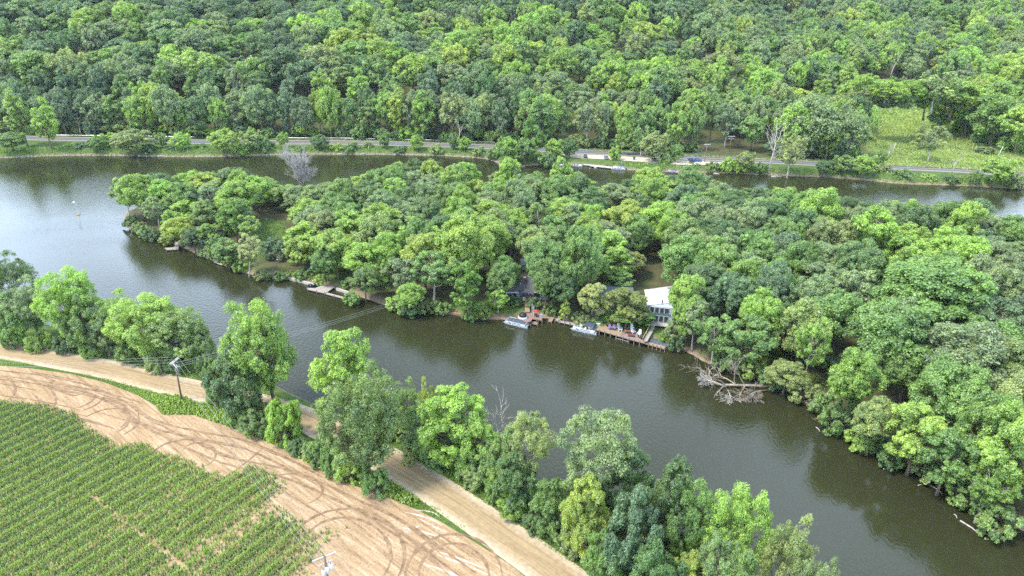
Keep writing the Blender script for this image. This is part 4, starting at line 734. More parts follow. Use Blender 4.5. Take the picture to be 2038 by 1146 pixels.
for (bx, by, ty, lx, lab, mt, arms) in [(1402, 322, 286, .4, 'reddish wooden utility pole beside the blue car at the roadside', M_RPOLE, [(.1, -.3, 1.6, True)]), (1452, 301, 270, .1, 'utility pole with two crossarms, left of the pair behind the road', M_RPOLE, [(.05, -.3, 1.8, True), (.05, -1.4, 1.3, False)]), (1469, 292, 264, 1.0, 'leaning utility pole furthest back in the scrub clearing', M_POLE, [(-.3, -.3, 1.4, False)]), (1553, 304, 268, .3, 'pale utility pole top rising out of the trees behind the snag', M_ARM, [(.2, -.3, 1.1, False)]), (1774, 308, 284, 1.0, 'pale leaning utility pole standing at the left edge of the marsh meadow', M_ARM, []), (1984, 315, 291, 1.4, 'pale leaning utility pole at the right edge of the marsh meadow', M_ARM, [])]:
    g0 = at(bx, by, ZF); hh = top_z(g0.y, ty)-ZF; pole(g0, hh, [(a, hh+z, w_, d) for a, z, w_, d in arms], lab, mt, (lx, 0)); far_p.append((g0, hh, lx))
top1 = p1+Vector((.35, 0, h1)); top2 = p2+Vector((0, 0, 11)); top3 = far_p[0][0]+Vector((.4, 0, far_p[0][1]))
nm3 = ['left', 'middle', 'right']; ca, sa = math.cos(A1), math.sin(A1); cb, sb = math.cos(A1b), math.sin(A1b); c2, s2 = math.cos(A2), math.sin(A2)
for k, s in enumerate((-1.2, .15, 1.2)):
    wires(top1+Vector((ca*s, sa*s, 0)), top2+Vector((c2*s*1.2, s2*s*1.2, 0)), 1.1, 'pale wire from the bend pole to the transformer pole, %s of three over the field' % nm3[k])
    wires(top1+Vector((ca*s, sa*s, 0)), at(-420+k*6, 700+7*(1-k), 12.5), 1.6, 'wire running left from the bend pole along the gravel road, %s of three' % ['nearest the field', 'middle', 'nearest the river'][k])
    wires(top2+Vector((c2*s*1.2, s2*s*1.2, 0)), top2+(top2-top1).normalized()*60+Vector((c2*s, s2*s, 2)), 1.1, 'short stretch of wire below the transformer pole at the bottom edge, %s of three' % nm3[k])
    wires(top1+Vector((cb*s*.8, sb*s*.8, -1.2)), top3+Vector((s*1.0, 0, 0)), 11.5, 'long wire spanning the river from the bend pole, %s of three' % ['lowest', 'middle', 'uppermost'][k], .022, n=60)
wires(top1+Vector((-.1, 0, -1.9)), top2+Vector((0, 0, -1.8)), 1.4, 'lowest wire hanging under the three over the field')
t4 = far_p[1][0]+Vector((.1, 0, far_p[1][1])); t5 = far_p[2][0]+Vector((1, 0, far_p[2][1]))
for k, s in enumerate((-1.2, 1.2)): wires(top3+Vector((s, 0, 0)), t4+Vector((s, 0, 0)), .6, 'thin wire between the reddish roadside pole and the two-armed pole, %s one' % ['left', 'right'][k], .02, n=10)
# ---- boats
def pontoon(a, b, label, covered, L_=6.8, group=None, topc=None, cat='pontoon boat'):
    a, b = at(*a), at(*b); c_ = (a+b)/2; e = top('pontoon_boat', label, cat, (c_.x, c_.y, 0), heading(a, b), group); W = 2.5
    for s in (-1, 1):
        q = MB(); q.tube([(-L_/2-.2, s*.85, .35), (-L_/2+.4, s*.85, .18), (L_/2-.5, s*.85, .18), (L_/2, s*.85, .2)], [.08, .3, .3, .26], 10); q.obj('pontoon', M_ALU, e, True)
    q = MB(); q.box((0, 0, .53), (L_-.3, W, .1)); q.obj('deck', M_GREY2, e)
    for s in (-1, 1):
        q = MB(); q.box((0, s*(W/2-.05), .86), (L_-1.2, .06, .5)); o = q.obj('side_panel', M_WHITE, e); q = MB(); q.box((.5, s*(W/2-.015), .9), (2.6, .03, .14)); q.box((-1.6, s*(W/2-.015), .8), (.9, .03, .2), 0, 0, .3); q.obj('stripe', M_BLACK, o)
    for s in (-1, 1): q = MB(); q.box((s*(L_/2-.65), 0, .86), (.06, W-.9, .5)); q.obj('end_panel', M_WHITE, e)
    q = MB(); q.box((L_/2+.12, 0, .75), (.34, .34, .55), taper=.75); q.box((L_/2+.16, 0, .15), (.16, .1, .7)); q.obj('outboard_motor', M_BLACK, e)
    if covered:
        q = MB(); prof = [(-L_/2+.55, .75, .8), (-L_/2+.9, 1.15, 1.12), (-.6, 1.22, 1.38), (.8, 1.22, 1.45), (L_/2-1.0, 1.18, 1.2), (L_/2-.55, .9, .9)]; vs = []; n = 7
        for x_, w_, z_ in prof:
            for k in range(n): t_ = k/(n-1)*2-1; vs.append((x_, w_*t_, 1.02+(z_-1.02)*(1-t_*t_)**.7 if abs(t_) < 1 else 1.0))
        q.add(vs, [(i*n+k, (i+1)*n+k, (i+1)*n+k+1, i*n+k+1) for i in range(len(prof)-1) for k in range(n-1)])
        b0 = len(q.v); q.add([(-L_/2+.55, -.75, .9), (L_/2-.55, -.9, .9), (L_/2-.55, .9, .9), (-L_/2+.55, .75, .9)], [(0, 3, 2, 1)]); q.obj('cover', M_COVER, e, True)
    else:
        for x_, w_ in ((-1.9, 1.7), (2.1, 1.5)):
            for s in (-1, 1):
                q = MB(); q.box((x_, s*.85, .8), (w_, .5, .42)); q.box((x_, s*1.08, 1.08), (w_, .12, .35)); q.obj('seat', M_WHITE, e)
        q = MB(); q.box((.3, -.6, .95), (.5, .6, .75), taper=.85); q.obj('console', M_WHITE, e)
        q = MB(); q.box((.1, .55, .85), (.6, .6, .5)); q.obj('helm_seat', M_NAVY, e)
        q = MB(); x0, x1 = .1, 2.5; vs = []; n = 7
        for x_ in (x0, (x0+x1)/2, x1):
            for k in range(n): t_ = k/(n-1)*2-1; vs.append((x_, t_*1.2, 2.25+.22*(1-t_*t_)-(.05 if x_ != (x0+x1)/2 else 0)))
        m_ = len(vs); vs += [(p[0], p[1], p[2]-.06) for p in vs]
        fs = [(i*n+k, (i+1)*n+k, (i+1)*n+k+1, i*n+k+1) for i in range(2) for k in range(n-1)]; q.add(vs, fs+[tuple(m_+j for j in reversed(f)) for f in fs]); cn = q.obj('canopy', topc or M_NAVY, e, True)
        for s in (-1, 1):
            for x_ in (x0+.1, x1-.1): q = MB(); q.tube([(1.2, s*1.17, 1.1), (x_, s*1.15, 2.22)], .025, 5); q.obj('canopy_pole', M_ALU, e)
    return e
pontoon((1009, 641), (1050, 651), 'pontoon boat under a grey cover moored at the reddish deck', True)
pontoon((1147, 655), (1182, 663), 'white pontoon boat with dark canopy moored by the long wooden deck', False)
pontoon((1219, 336), (1244, 338), 'white pontoon boat with dark seats and canopy at the far bank dock', False, 6.6)
pontoon((1329, 342), (1350, 344), 'white pontoon boat tied below the tan dock on the far bank', True, 5.6)
def hull(mb, L_, W, H_, z0=-.15, n=9, bow=.75):
    """pointed hull along +x"""
    vs = []; m_ = 7
    for i in range(n):
        t_ = i/(n-1); x_ = -L_/2+L_*t_; w_ = W/2*(1-max(0, (t_-.45)/.55)**2.2); zt = H_*(1+.25*t_*t_)
        for k in range(m_):
            a = math.pi*k/(m_-1); vs.append((x_, -w_*math.cos(a), zt-(zt-z0)*math.sin(a)**.6))
    mb.add(vs, [(i*m_+k, i*m_+k+1, (i+1)*m_+k+1, (i+1)*m_+k) for i in range(n-1) for k in range(m_-1)]+[tuple(range(m_-1, -1, -1))])
    return n, m_
def boat(a, b, label, covered=False, cov=None, W=2.1, L_=5.0, group=None, dark=False, z=0):
    a, b = at(*a), at(*b); c_ = (a+b)/2; e = top('motorboat', label, 'boat', (c_.x, c_.y, z), heading(a, b), group); q = MB(); hull(q, L_, W, .75); q.obj('hull', M_NAVY if dark else M_WHITE, e, True)
    def deckplan(z, s, n=9): return [(-L_/2+L_*i/(n-1), -s*W/2*(1-max(0, (i/(n-1)-.45)/.55)**2.2)) for i in range(n)]
    if covered:
        q = MB(); vs = []; n, m_ = 9, 7
        for i in range(n):
            t_ = i/(n-1); w_ = W/2*1.02*(1-max(0, (t_-.45)/.55)**2.2)+.01
            for k in range(m_): u_ = k/(m_-1)*2-1; vs.append((-L_/2+L_*t_, u_*w_, .74+.19*t_*t_+(.42*math.sin(math.pi*min(1, .12+t_*.95)))*(1-u_*u_)))
        q.add(vs, [(i*m_+k, (i+1)*m_+k, (i+1)*m_+k+1, i*m_+k+1) for i in range(n-1) for k in range(m_-1)]+[tuple(range(m_))]); q.obj('cover', cov or M_COVER, e, True)
    else:
        q = MB(); pl = deckplan(0, .86); q.prism([(x_*.9, y_) for x_, y_ in pl]+[(x_*.9, -y_) for x_, y_ in reversed(pl)][1:], .3, .42); q.obj('floor', M_GREY2, e)
        q = MB(); q.box((L_*.22, 0, .85), (L_*.3, W*.72, .14), taper=.7); q.obj('foredeck', M_WHITE, e)
        for x_ in (-L_*.28, -.05): q = MB(); q.box((x_, 0, .6), (.5, W*.72, .35)); q.box((x_-.22, 0, .88), (.1, W*.72, .35)); q.obj('seat', M_NAVY, e)
        q = MB(); q.box((.65, 0, 1.08), (.05, W*.7, .4), 0, 0, -.5); q.obj('windscreen', M_GLASS, e)
    q = MB(); q.box((-L_/2-.18, 0, .72), (.32, .34, .55), taper=.75); q.box((-L_/2-.2, 0, .2), (.14, .1, .6)); q.obj('outboard_motor', M_BLACK, e)
    return e
boat((1294, 682), (1326, 690), 'boat under a dark grey cover behind the end of the narrow dock', True, L_=5.2, W=2.2)
boat((1141, 331), (1157, 332), 'small white motorboat tied at the left end of the far docks', L_=4.6)
boat((1270, 337), (1253, 336), 'white runabout beside the pontoon boat at the far docks', L_=4.8)
boat((1280, 337), (1293, 338), 'white boat half hidden behind the bright treetop at the far docks', L_=4.5)
boat((1316, 336), (1326, 338), 'blue covered boat beside the tan dock on the far bank', True, M_BLUE, L_=4.2)
boat((1103, 330), (1120, 331), 'white motorboat half hidden by trees, leftmost on the far bank', L_=4.8)
boat((621, 571), (634, 568), 'small dark open rowing boat pulled against the seawall dock', L_=3.4, W=1.3, dark=True)
# covered watercraft on a lift
c_ = at(1241, 675); rz = heading(at(1229, 671), at(1250, 677)); e = top('boat_lift', 'white metal watercraft lift standing in the water beside the wooden deck', 'boat lift', (c_.x, c_.y, 0), rz)
for x_ in (-1.5, 1.5):
    for y_ in (-.9, .9): q = MB(); q.tube([(x_, y_, -1), (x_, y_, 1.0)], .05, 6); q.obj('post', M_WPAINT, e)
for y_ in (-.9, .9): q = MB(); q.box((0, y_, .25), (3.1, .12, .14)); q.obj('rail', M_WPAINT, e)
for x_ in (-1, 1): q = MB(); q.box((x_, 0, .22), (.12, 1.9, .12)); q.obj('cradle', M_WPAINT, e)
e2 = top('jet_ski', 'watercraft under a dark cover resting on the white lift', 'jet ski', (c_.x, c_.y, .3), rz+math.pi); q = MB(); hull(q, 3.0, 1.15, .45, 0); q.obj('hull', M_BLACK, e2, True); q = MB(); q.box((-.45, 0, .62), (1.3, .5, .4), taper=.7); q.box((.35, 0, .72), (.55, .6, .5), taper=.6); q.box((.95, 0, .55), (.7, .6, .2), taper=.6); q.obj('cover', M_COVER, e2); q = MB(); q.tube([(.3, -.4, 1.0), (.3, .4, 1.0)], .04, 6); q.obj('handlebar', M_BLACK, e2)
# ---- docks and decks
def dock(name, label, cat, poly, z, mat, posts=(), zpost=-1.2, skirt=True, group=None, ph=.0, thick=.18):
    P_ = [at(a, b, z) for a, b in poly]; c_ = sum(P_, Vector())/len(P_); e = top(name, label, cat, (c_.x, c_.y, 0), 0, group)
    ar = sum(P_[i].x*P_[(i+1) % len(P_)].y-P_[(i+1) % len(P_)].x*P_[i].y for i in range(len(P_)))
    if ar < 0: P_.reverse()
    loc = [(p.x-c_.x, p.y-c_.y) for p in P_]; q = MB()
    q.prism(loc, z-thick, z); q.obj('decking', mat, e)
    for (a, b) in posts:
        w_ = at(a, b, z)-c_; q = MB(); q.tube([(w_.x, w_.y, zpost), (w_.x, w_.y, z+.25+ph)], .11, 7); q.obj('post', M_POST, e)
    return e
dock('boat_deck', 'reddish wooden deck with a round covered tub on the riverbank', 'deck', [(1029, 635), (1033, 623.5), (1043, 619.5), (1055, 620), (1060, 625), (1072, 627), (1079, 632.5), (1079, 637.5), (1060, 634), (1057, 639), (1049, 641)], 1.3, M_RDECK, [(1050, 641), (1057, 638.5), (1079, 637), (1030, 635), (1068, 636)])
dock('boat_dock', 'small low reddish landing stage in front of the reddish deck', 'dock', [(1058, 638.5), (1071, 641), (1069.5, 646), (1055.5, 643)], .55, M_RDECK, [(1070, 645.8), (1056, 643), (1071, 641)], ph=.3)
dock('boat_dock', 'narrow reddish dock along the bank behind the grey covered boat', 'dock', [(996, 632), (1032, 637), (1050, 641.5), (1049.5, 643.5), (1030, 640), (996, 634.5)], .7, M_RDECK, [(1000, 635), (1012, 637), (1024, 639), (1038, 641)])
dock('boat_dock', 'short tan dock plank between the reddish deck and the grey dock', 'dock', [(1095.5, 630.5), (1103, 631.5), (1098, 640.5), (1090.5, 638.5)], .55, M_TAN, [(1091, 638), (1098, 640)])
dock('boat_dock', 'short weathered grey dock at the left end of the long grey dock', 'dock', [(1111, 631), (1118.5, 631.5), (1112, 639), (1104, 637)], .62, M_GDECK, [(1105, 637), (1111, 638.5)])
dock('boat_dock', 'long weathered grey dock left of the white pontoon boat', 'dock', [(1113, 636.5), (1135, 641), (1158, 646), (1157, 649.5), (1134, 645), (1112, 640.3)], .58, M_GDECK, [(1114, 640), (1124, 642.5), (1134, 644.8), (1146, 647), (1156, 649)], ph=.2)
dock('boat_deck', 'tan wooden deck with purple chairs along the water', 'deck', [(1180, 651.5), (1192, 643), (1193, 632.5), (1200, 633.5), (1206, 647), (1209, 650.5), (1241, 656.5), (1234, 669.5), (1204, 660.5), (1180, 654)], 1.3, M_TAN, [(1183, 654.6), (1193, 657.4), (1204, 660.3), (1215, 663.5), (1226, 667)])
dock('patio', 'brown paved patio with a fire pit next to the tan deck', 'patio', [(1241.3, 656.5), (1268, 664), (1270, 671), (1283, 679), (1283, 683), (1251, 674.5), (1234.3, 669.5)], 1.3, M_PURP, [(1240, 671.4), (1252, 674.6), (1262, 677.4), (1273, 680.5)])
dock('boat_dock', 'narrow plank dock running right from the brown patio', 'dock', [(1283.2, 678.6), (1325, 689.5), (1323.5, 694.3), (1283.2, 683.2)], .95, M_TAN, [(1291, 685.4), (1299, 687.6), (1307, 690), (1315, 692), (1323, 694.2), (1325, 690)], ph=.15)
rp = dock('walkway', 'weathered plank ramp from the white roofed house down to the dock', 'walkway', [(1297, 640), (1304.5, 641), (1303, 653), (1288, 679), (1281.5, 677), (1295.5, 652)], 1.75, M_GDECK)
q = MB(); o_ = Vector(rp.location); A_ = [at(1297, 640, 1.75)-o_, at(1295, 652, 1.75)-o_, at(1281, 677, 1.75)-o_]; q.tube([p+Vector((-.15, 0, .9)) for p in A_], .05, 6)
for p in A_+[(A_[0]+A_[1])/2, (A_[1]+A_[2])/2]: q.tube([p+Vector((-.15, 0, -.2)), p+Vector((-.15, 0, .9))], .045, 5)
q.obj('handrail', pmat('yellowed_wood', (.5, .42, .22), .8), rp)
dock('walkway', 'pale plank steps from the grey roofed house down to the reddish deck', 'walkway', [(1044.5, 609), (1054, 609.5), (1054.5, 620.5), (1044.5, 620)], 1.7, M_TAN)
dock('walkway', 'upper pale plank path at the door of the grey roofed house', 'walkway', [(1044, 596), (1053, 596), (1054, 608.6), (1044.5, 608.2)], 2.1, M_TAN)
dock('boat_dock', 'weathered square dock with two tan chairs by the seawall', 'dock', [(645, 566), (666, 570.5), (647.5, 583.5), (611, 575.5), (610, 572.5), (627, 573)], .6, M_GDECK, [(612, 575), (630, 579.5), (646, 583), (666, 571)], ph=.1)
dock('boat_dock', 'floating plank strip off the end of the weathered square dock', 'dock', [(649.5, 581.5), (684, 590.5), (682.5, 593.5), (648, 584.6)], .45, M_GDECK, [(683, 593), (665, 589)])
dock('boat_dock', 'small pale L-shaped dock under the yellow-green tree near the island tip', 'dock', [(327.5, 493), (345, 492), (348, 489), (347, 479), (353, 478.5), (356, 490), (355, 496), (331, 497)], .6, M_GDECK, [(331, 497), (343, 497), (354, 496)])
dock('boat_dock', 'tiny pale dock sticking out left of the grey drooping tree', 'dock', [(424, 517), (441, 522), (442, 527), (426, 521.5)], .5, M_CONC, [(426, 521)])
dock('boat_dock', 'narrow pale dock joining the left end of the far bank docks', 'dock', [(1160, 325), (1175, 326.5), (1175, 328.8), (1160, 327.4)], .6, M_CONC, [(1161, 327.4), (1174, 328.7)])
dock('boat_dock', 'long pale dock against the far bank below the parked cars', 'dock', [(1175.2, 326.8), (1219, 331), (1218.5, 334.4), (1174.8, 330)], .6, M_CONC, [(1176, 330), (1190, 331.6), (1204, 333), (1218, 334.3)])
dock('boat_dock', 'tan dock deck behind the white boats on the far bank', 'dock', [(1241, 329.2), (1270, 331), (1269, 334), (1241, 332)], .7, M_TAN, [(1242, 332), (1268, 334)])
dock('boat_dock', 'tan dock platform at the right end of the far bank docks', 'dock', [(1325.5, 336.8), (1354, 339), (1352, 343), (1327, 340.5)], .8, M_TAN, [(1328, 340.6), (1340, 342), (1352, 343)])
def wall_line(name, label, pts, z0, z1, th, mat, cat='seawall'):
    P_ = [at(a, b, z1) for a, b in pts]; c_ = P_[0]; q = MB()
    L1 = [Vector((p.x-c_.x, p.y-c_.y)) for p in P_]; L2 = offs(L1, th); poly = L1+list(reversed(L2)); ar = sum(poly[i].x*poly[(i+1) % len(poly)].y-poly[(i+1) % len(poly)].x*poly[i].y for i in range(len(poly)))
    q.prism(poly if ar > 0 else poly[::-1], z0, z1); o = q.obj(name, mat, None, False, (c_.x, c_.y, 0)); tag(o, label, cat); return o
wall_line('seawall', 'low concrete seawall left of the weathered square dock', [(562, 549), (585, 555), (605, 560), (625, 566)], -.8, .75, .5, M_CONC)
wall_line('seawall', 'low concrete seawall right of the weathered square dock', [(668, 573), (690, 580), (706, 585)], -.8, .75, .5, M_CONC)
wall_line('seawall', 'low stone edging along the lawn left of the reddish deck', [(865, 620), (900, 622), (940, 629.5), (996, 633)], -.8, .55, .5, pmat('earth_wall', (.27, .17, .12), .9, .3))
# ---- small things on the decks
def adirondack(px, py, z, rz, m1, m2, label, s=1.0, kind='lawn_chair'):
    p = at(px, py, z); e = top(kind, label, 'chair', (p.x, p.y, z), rz, None); e.scale = (s, s, s)
    q = MB(); q.box((0, .05, .36), (.56, .56, .05), 0, -.15); q.obj('seat', m2, e)
    q = MB()
    for k in range(5): q.box((-.22+.11*k, .38, .72+.05*(2-abs(k-2))), (.095, .04, .85), 0, -.35)
    q.obj('backrest', m1, e)
    for s_ in (-1, 1):
        q = MB(); q.box((s_*.33, .0, .56), (.13, .72, .04)); q.obj('armrest', m1, e)
        for y_ in (-.28, .25): q = MB(); q.box((s_*.3, y_, .27), (.06, .08, .54)); q.obj('leg', m2, e)
    return e
adirondack(1214.5, 655.5, 1.3, .25, M_PURPLE, M_BLUE, 'purple and blue garden chair, left of the two on the tan deck', 1.1)
adirondack(1221.5, 656.5, 1.3, -.3, M_PURPLE, M_BLUE, 'purple and blue garden chair, right of the two on the tan deck', 1.1)
for k, (x_, y_, rz_, lb) in enumerate([(1232, 656, .3, 'white plastic chair, back one of the pair on the tan deck'), (1235, 659, 1.2, 'white plastic chair, front one of the pair on the tan deck'), (1260, 664, .5, 'white plastic chair behind the brown patio table'), (1271.5, 668, -.6, 'white plastic chair at the right corner of the brown patio'), (1258, 657.5, .1, 'white chair behind the brown patio against the bank')]): adirondack(x_, y_, 1.3, rz_, M_WHITE, M_WHITE, lb, 1.3)
for x_, lb in ((646.5, 'tan wooden chair, left of the two on the weathered square dock'), (653.5, 'tan wooden chair, right of the two on the weathered square dock')): adirondack(x_, 569.5, .6, .1, M_TAN, M_TAN, lb, 1.1)
def pit(px, py, z, r_, h, mat, name, label, cat, lip=M_BLACK):
    p = at(px, py, z); e = top(name, label, cat, (p.x, p.y, z)); q = MB(); q.lathe([(r_*.8, 0), (r_, h*.3), (r_, h)], (0, 0, 0), 12); q.obj('bowl', mat, e); q = MB(); q.lathe([(r_*.8, h+.005), (r_*.8, h+.03)], (0, 0, 0), 12); q.obj('lid', lip, e); return e
pit(1267, 664.5, 1.3, .5, .45, M_RUST, 'fire_pit', 'rusty round fire pit at the back of the brown patio', 'fire pit')
def table(px, py, z, w_, d_, h, mat, label):
    p = at(px, py, z); e = top('patio_table', label, 'table', (p.x, p.y, z), -.2); q = MB(); q.box((0, 0, h), (w_, d_, .06)); q.obj('tabletop', mat, e)
    for a in (-1, 1):
        for b in (-1, 1): q = MB(); q.box((a*(w_/2-.08), b*(d_/2-.08), h/2), (.07, .07, h)); q.obj('leg', mat, e)
table(1248, 663, 1.3, 1.5, .9, .7, M_BRICK, 'dark brown patio table on the left half of the brown patio'); table(1256, 669.5, 1.3, 1.6, .8, .45, M_RUST, 'low dull red table at the front edge of the brown patio')
p = at(1190.5, 648, 1.3); e = top('deck_box', 'white storage box at the left end of the tan deck', 'storage box', (p.x, p.y, 1.3), .5); q = MB(); q.box((0, 0, .3), (1.0, .6, .6)); q.obj('box', M_WHITE, e); q = MB(); q.box((0, 0, .64), (1.06, .66, .08)); q.obj('lid', M_WHITE, e)
p = at(1076.5, 630, 1.3); e = top('deck_box', 'grey storage box at the right corner of the reddish deck', 'storage box', (p.x, p.y, 1.3), .1); q = MB(); q.box((0, 0, .32), (.8, .55, .64)); q.obj('box', M_GREY2, e); q = MB(); q.box((0, 0, .68), (.86, .6, .08)); q.obj('lid', M_GREY2, e)
p = at(1184, 650.5, 1.3); q = MB(); q.lathe([(.22, 0), (.3, .1), (.3, .25), (.2, .34), (.06, .36)], (0, 0, 0), 12); tag(q.obj('hose_bowl', pmat('teal_plastic', (.03, .28, .24), .5), None, True, p), 'small teal round tub beside the white storage box', 'tub')
p = at(1040.5, 632, 1.3); e = top('hot_tub', 'round tub under a black cover on the reddish deck', 'hot tub', (p.x, p.y, 1.3), .2); q = MB(); q.lathe([(1.25, 0), (1.25, .35), (1.2, .4)], (0, 0, 0), 8); q.obj('rim', M_WHITE, e)
q = MB(); q.lathe([(1.0, .4), (1.05, .8), (.85, 1.15), (.4, 1.4), (.05, 1.45)], (0, 0, 0), 12); q.obj('cover', M_BLACK, e, True)
p = at(1067, 629, 1.3); e = top('patio_umbrella', 'red umbrella standing open on the reddish deck', 'umbrella', (p.x, p.y, 1.3)); q = MB(); q.tube([(0, 0, 0), (0, 0, 1.9)], .03, 6); q.obj('pole', M_ALU, e); q = MB(); q.lathe([(.72, 1.45), (.68, 1.5), (.4, 1.72), (.04, 1.9)], (0, 0, 0), 8); q.obj('canopy', pmat('red_fabric', (.6, .03, .03), .7), e)
table(1066.5, 630.5, 1.3, .8, .8, .65, M_BLACK, 'small dark table below the red umbrella')
for x_, y0, y1, lb in ((1059.2, 625.5, 604, 'tall white post behind the reddish deck, left of the pair'), (1062.3, 628.5, 608, 'tall white post on the reddish deck, right of the pair')):
    p = at(x_, y0, 1.3); hh = top_z(p.y, y1)-1.3; e = top('flagpole', lb, 'pole', (p.x, p.y, 1.3)); q = MB(); q.tube([(0, 0, 0), (0, 0, hh)], [.09, .06], 8); q.obj('pole', M_WPAINT, e); q = MB(); q.lathe([(.02, 0), (.1, .08), (.02, .2)], (0, 0, hh), 8); q.obj('finial', M_BLUE, e)
p = at(616, 534, ZI+.4); q = MB(); q.box((0, 0, .45), (1.7, 1.1, .8), .3, taper=.5); q.box((.9, -.2, .15), (.8, .8, .3), .8, taper=.7); tag(q.obj('tarp', M_BLUE, None, False, (p.x, p.y, hz(p.x, p.y))), 'crumpled blue tarp under the trees on the island', 'tarp')
# ---- flag buoy
p = at(156, 427); e = top('flag_buoy', 'orange float with a thin pole and white flag on the open water', 'buoy', (p.x, p.y, 0)); q = MB(); q.box((0, 0, .15), (1.0, .7, .3), .3, taper=.8); q.obj('float', pmat('orange_foam', (.5, .27, .1), .8), e); q = MB(); q.box((0, 0, .0), (1.4, .4, .1), .6); q.obj('base', M_BLACK, e)
hh = top_z(p.y, 399.5); q = MB(); q.tube([(0, 0, .3), (-.05, 0, hh)], [.04, .025], 6); q.obj('pole', M_WPAINT, e); q = MB(); q.add([(-.08, 0, hh), (-.1, .03, hh-.75), (-.9, .12, hh-.85), (-1.35, .02, hh-.6), (-.9, .1, hh-.3), (-.08, .03, hh+.0), (-.1, .06, hh-.75), (-.9, .15, hh-.85), (-1.35, .05, hh-.6), (-.9, .13, hh-.3)], [(0, 1, 2, 3, 4), (9, 8, 7, 6, 5)]); q.obj('flag', M_WHITE, e)
p = at(1373, 341); e = top('marker_buoy', 'white and orange marker buoy near the far bank right of the docks', 'buoy', (p.x, p.y, 0)); q = MB(); q.lathe([(.3, 0), (.32, .5), (.25, .6)], n=10); q.obj('float', pmat('orange_plastic', (.6, .25, .08), .5), e); q = MB(); q.lathe([(.25, .6), (.22, 1.3), (.05, 1.4)], n=10); q.obj('top', M_WHITE, e)
# ---- vehicles
def car(px, py, ang, label, mat, L_=4.6, W=1.8, H_=1.5, suv=False, z=None, group='vehicles by the boat docks', roof=None):
    p = at(px, py, ZF+.05); e = top('parked_car', label, 'car', (p.x, p.y, ZF+.05), ang, group)
    hb = .78 if not suv else .95; q = MB(); prof = [(-L_/2, .35), (-L_/2, hb*.92), (-L_/2+.25, hb), (L_/2-.9, hb*.97), (L_/2-.1, hb*.78), (L_/2, .38)]
    n = len(prof); vs = [(x_, -W/2, z_) for x_, z_ in prof]+[(x_, W/2, z_) for x_, z_ in prof]; q.add(vs, [tuple(range(n)), tuple(range(2*n-1, n-1, -1))]+[((i+1) % n, i, n+i, n+(i+1) % n) for i in range(n)]); q.obj('body', mat, e)
    cab = [(-L_/2+(.25 if suv else .75), hb), (-L_/2+(.5 if suv else 1.25), H_), (L_/2-2.15, H_), (L_/2-1.35, hb)]; q = MB(); w2 = W/2-.08; w3 = W/2-.22
    vs = [(cab[0][0], -w2, cab[0][1]), (cab[1][0], -w3, cab[1][1]-.05), (cab[2][0], -w3, cab[2][1]-.05), (cab[3][0], -w2, cab[3][1])]; vs += [(x_, -y_, z_) for x_, y_, z_ in vs]
    q.add(vs, [(0, 3, 2, 1)[::-1], (4, 7, 6, 5), (0, 4, 5, 1)[::-1], (1, 5, 6, 2)[::-1], (2, 6, 7, 3)[::-1], (0, 1, 2, 3)[::-1] and (3, 7, 4, 0)[::-1]]); q.obj('windows', M_GLASS, e)
    q = MB(); q.box(((cab[1][0]+cab[2][0])/2, 0, H_-.02), (cab[2][0]-cab[1][0]+.1, 2*w3+.04, .07)); q.obj('roof', roof or mat, e)
    for x_ in (-L_/2+.85, L_/2-.9):
        for s in (-1, 1): q = MB(); q.tube([(x_, s*(W/2-.2), .33), (x_, s*(W/2+.02), .33)], .33, 14); o = q.obj('wheel', M_BLACK, e); q = MB(); q.tube([(x_, s*(W/2+.02), .33), (x_, s*(W/2+.035), .33)], .19, 10); q.obj('rim', M_ALU, o)
    for s in (-1, 1): q = MB(); q.box((L_/2-.04, s*(W/2-.3), .62), (.1, .32, .14)); q.obj('headlight', M_WHITE, e); q = MB(); q.box((-L_/2-.005, s*(W/2-.25), .7), (.06, .28, .14)); q.obj('taillight', M_RED, e)
    return e
PB = pmat('dark_grey_car_paint', (.06, .065, .075), .3, .05, spec=.6); PS = pmat('silver_car_paint', (.35, .37, .40), .35, .05, metal=.4); PBL = pmat('blue_car_paint', (.01, .07, .26), .3, .05, spec=.6); PDB = pmat('navy_car_paint', (.015, .03, .10), .3, .05, spec=.6)
car(1165, 312.5, 1.5, 'small dark grey car with pale windows, left of the two in the dirt lot', PB, 4.3, 1.76, 1.45); car(1206, 315.5, 1.6, 'silver and black car, right of the two in the dirt lot', PS, 4.7, 1.85, 1.7, True)
car(1386, 321, math.pi-.1, 'bright blue car parked by the reddish pole', PBL, 4.6, 1.8, 1.5); car(1374.5, 320, math.pi/2, 'dark navy vehicle behind the bright blue car', PDB, 4.6, 1.85, 1.3, True); car(1303, 319.5, .3, 'white car half hidden by roadside trees near the docks', M_WHITE, 4.5, 1.8, 1.5)
p = at(1262, 317.5, ZF+.04); e = top('trash_bin', 'teal wheeled trash bin under the roadside tree', 'bin', (p.x, p.y, ZF+.04), .2); q = MB(); q.box((0, 0, .6), (.75, .8, 1.1), taper=1.12); q.obj('bin', pmat('teal_bin_plastic', (.01, .17, .17), .5), e); q = MB(); q.box((0, 0, 1.2), (.9, .95, .1)); q.obj('lid', M_BLACK, e)
for px, py, w_, h_, lb in ((1174, 323, .6, .6, 'small white sign on a post below the dark grey car'), (1185, 325, .9, .5, 'white notice board on posts above the long pale dock')):
    p = at(px, py, ZF*.8); z0 = hz(p.x, p.y); e = top('sign', lb, 'sign', (p.x, p.y, z0)); q = MB(); q.tube([(0, 0, -.2), (0, 0, 1.6)], .05, 6); q.obj('post', M_WPAINT, e); q = MB(); q.box((0, -.08, 1.5), (w_*1.3, .05, h_*1.3)); q.obj('panel', M_WHITE, e)
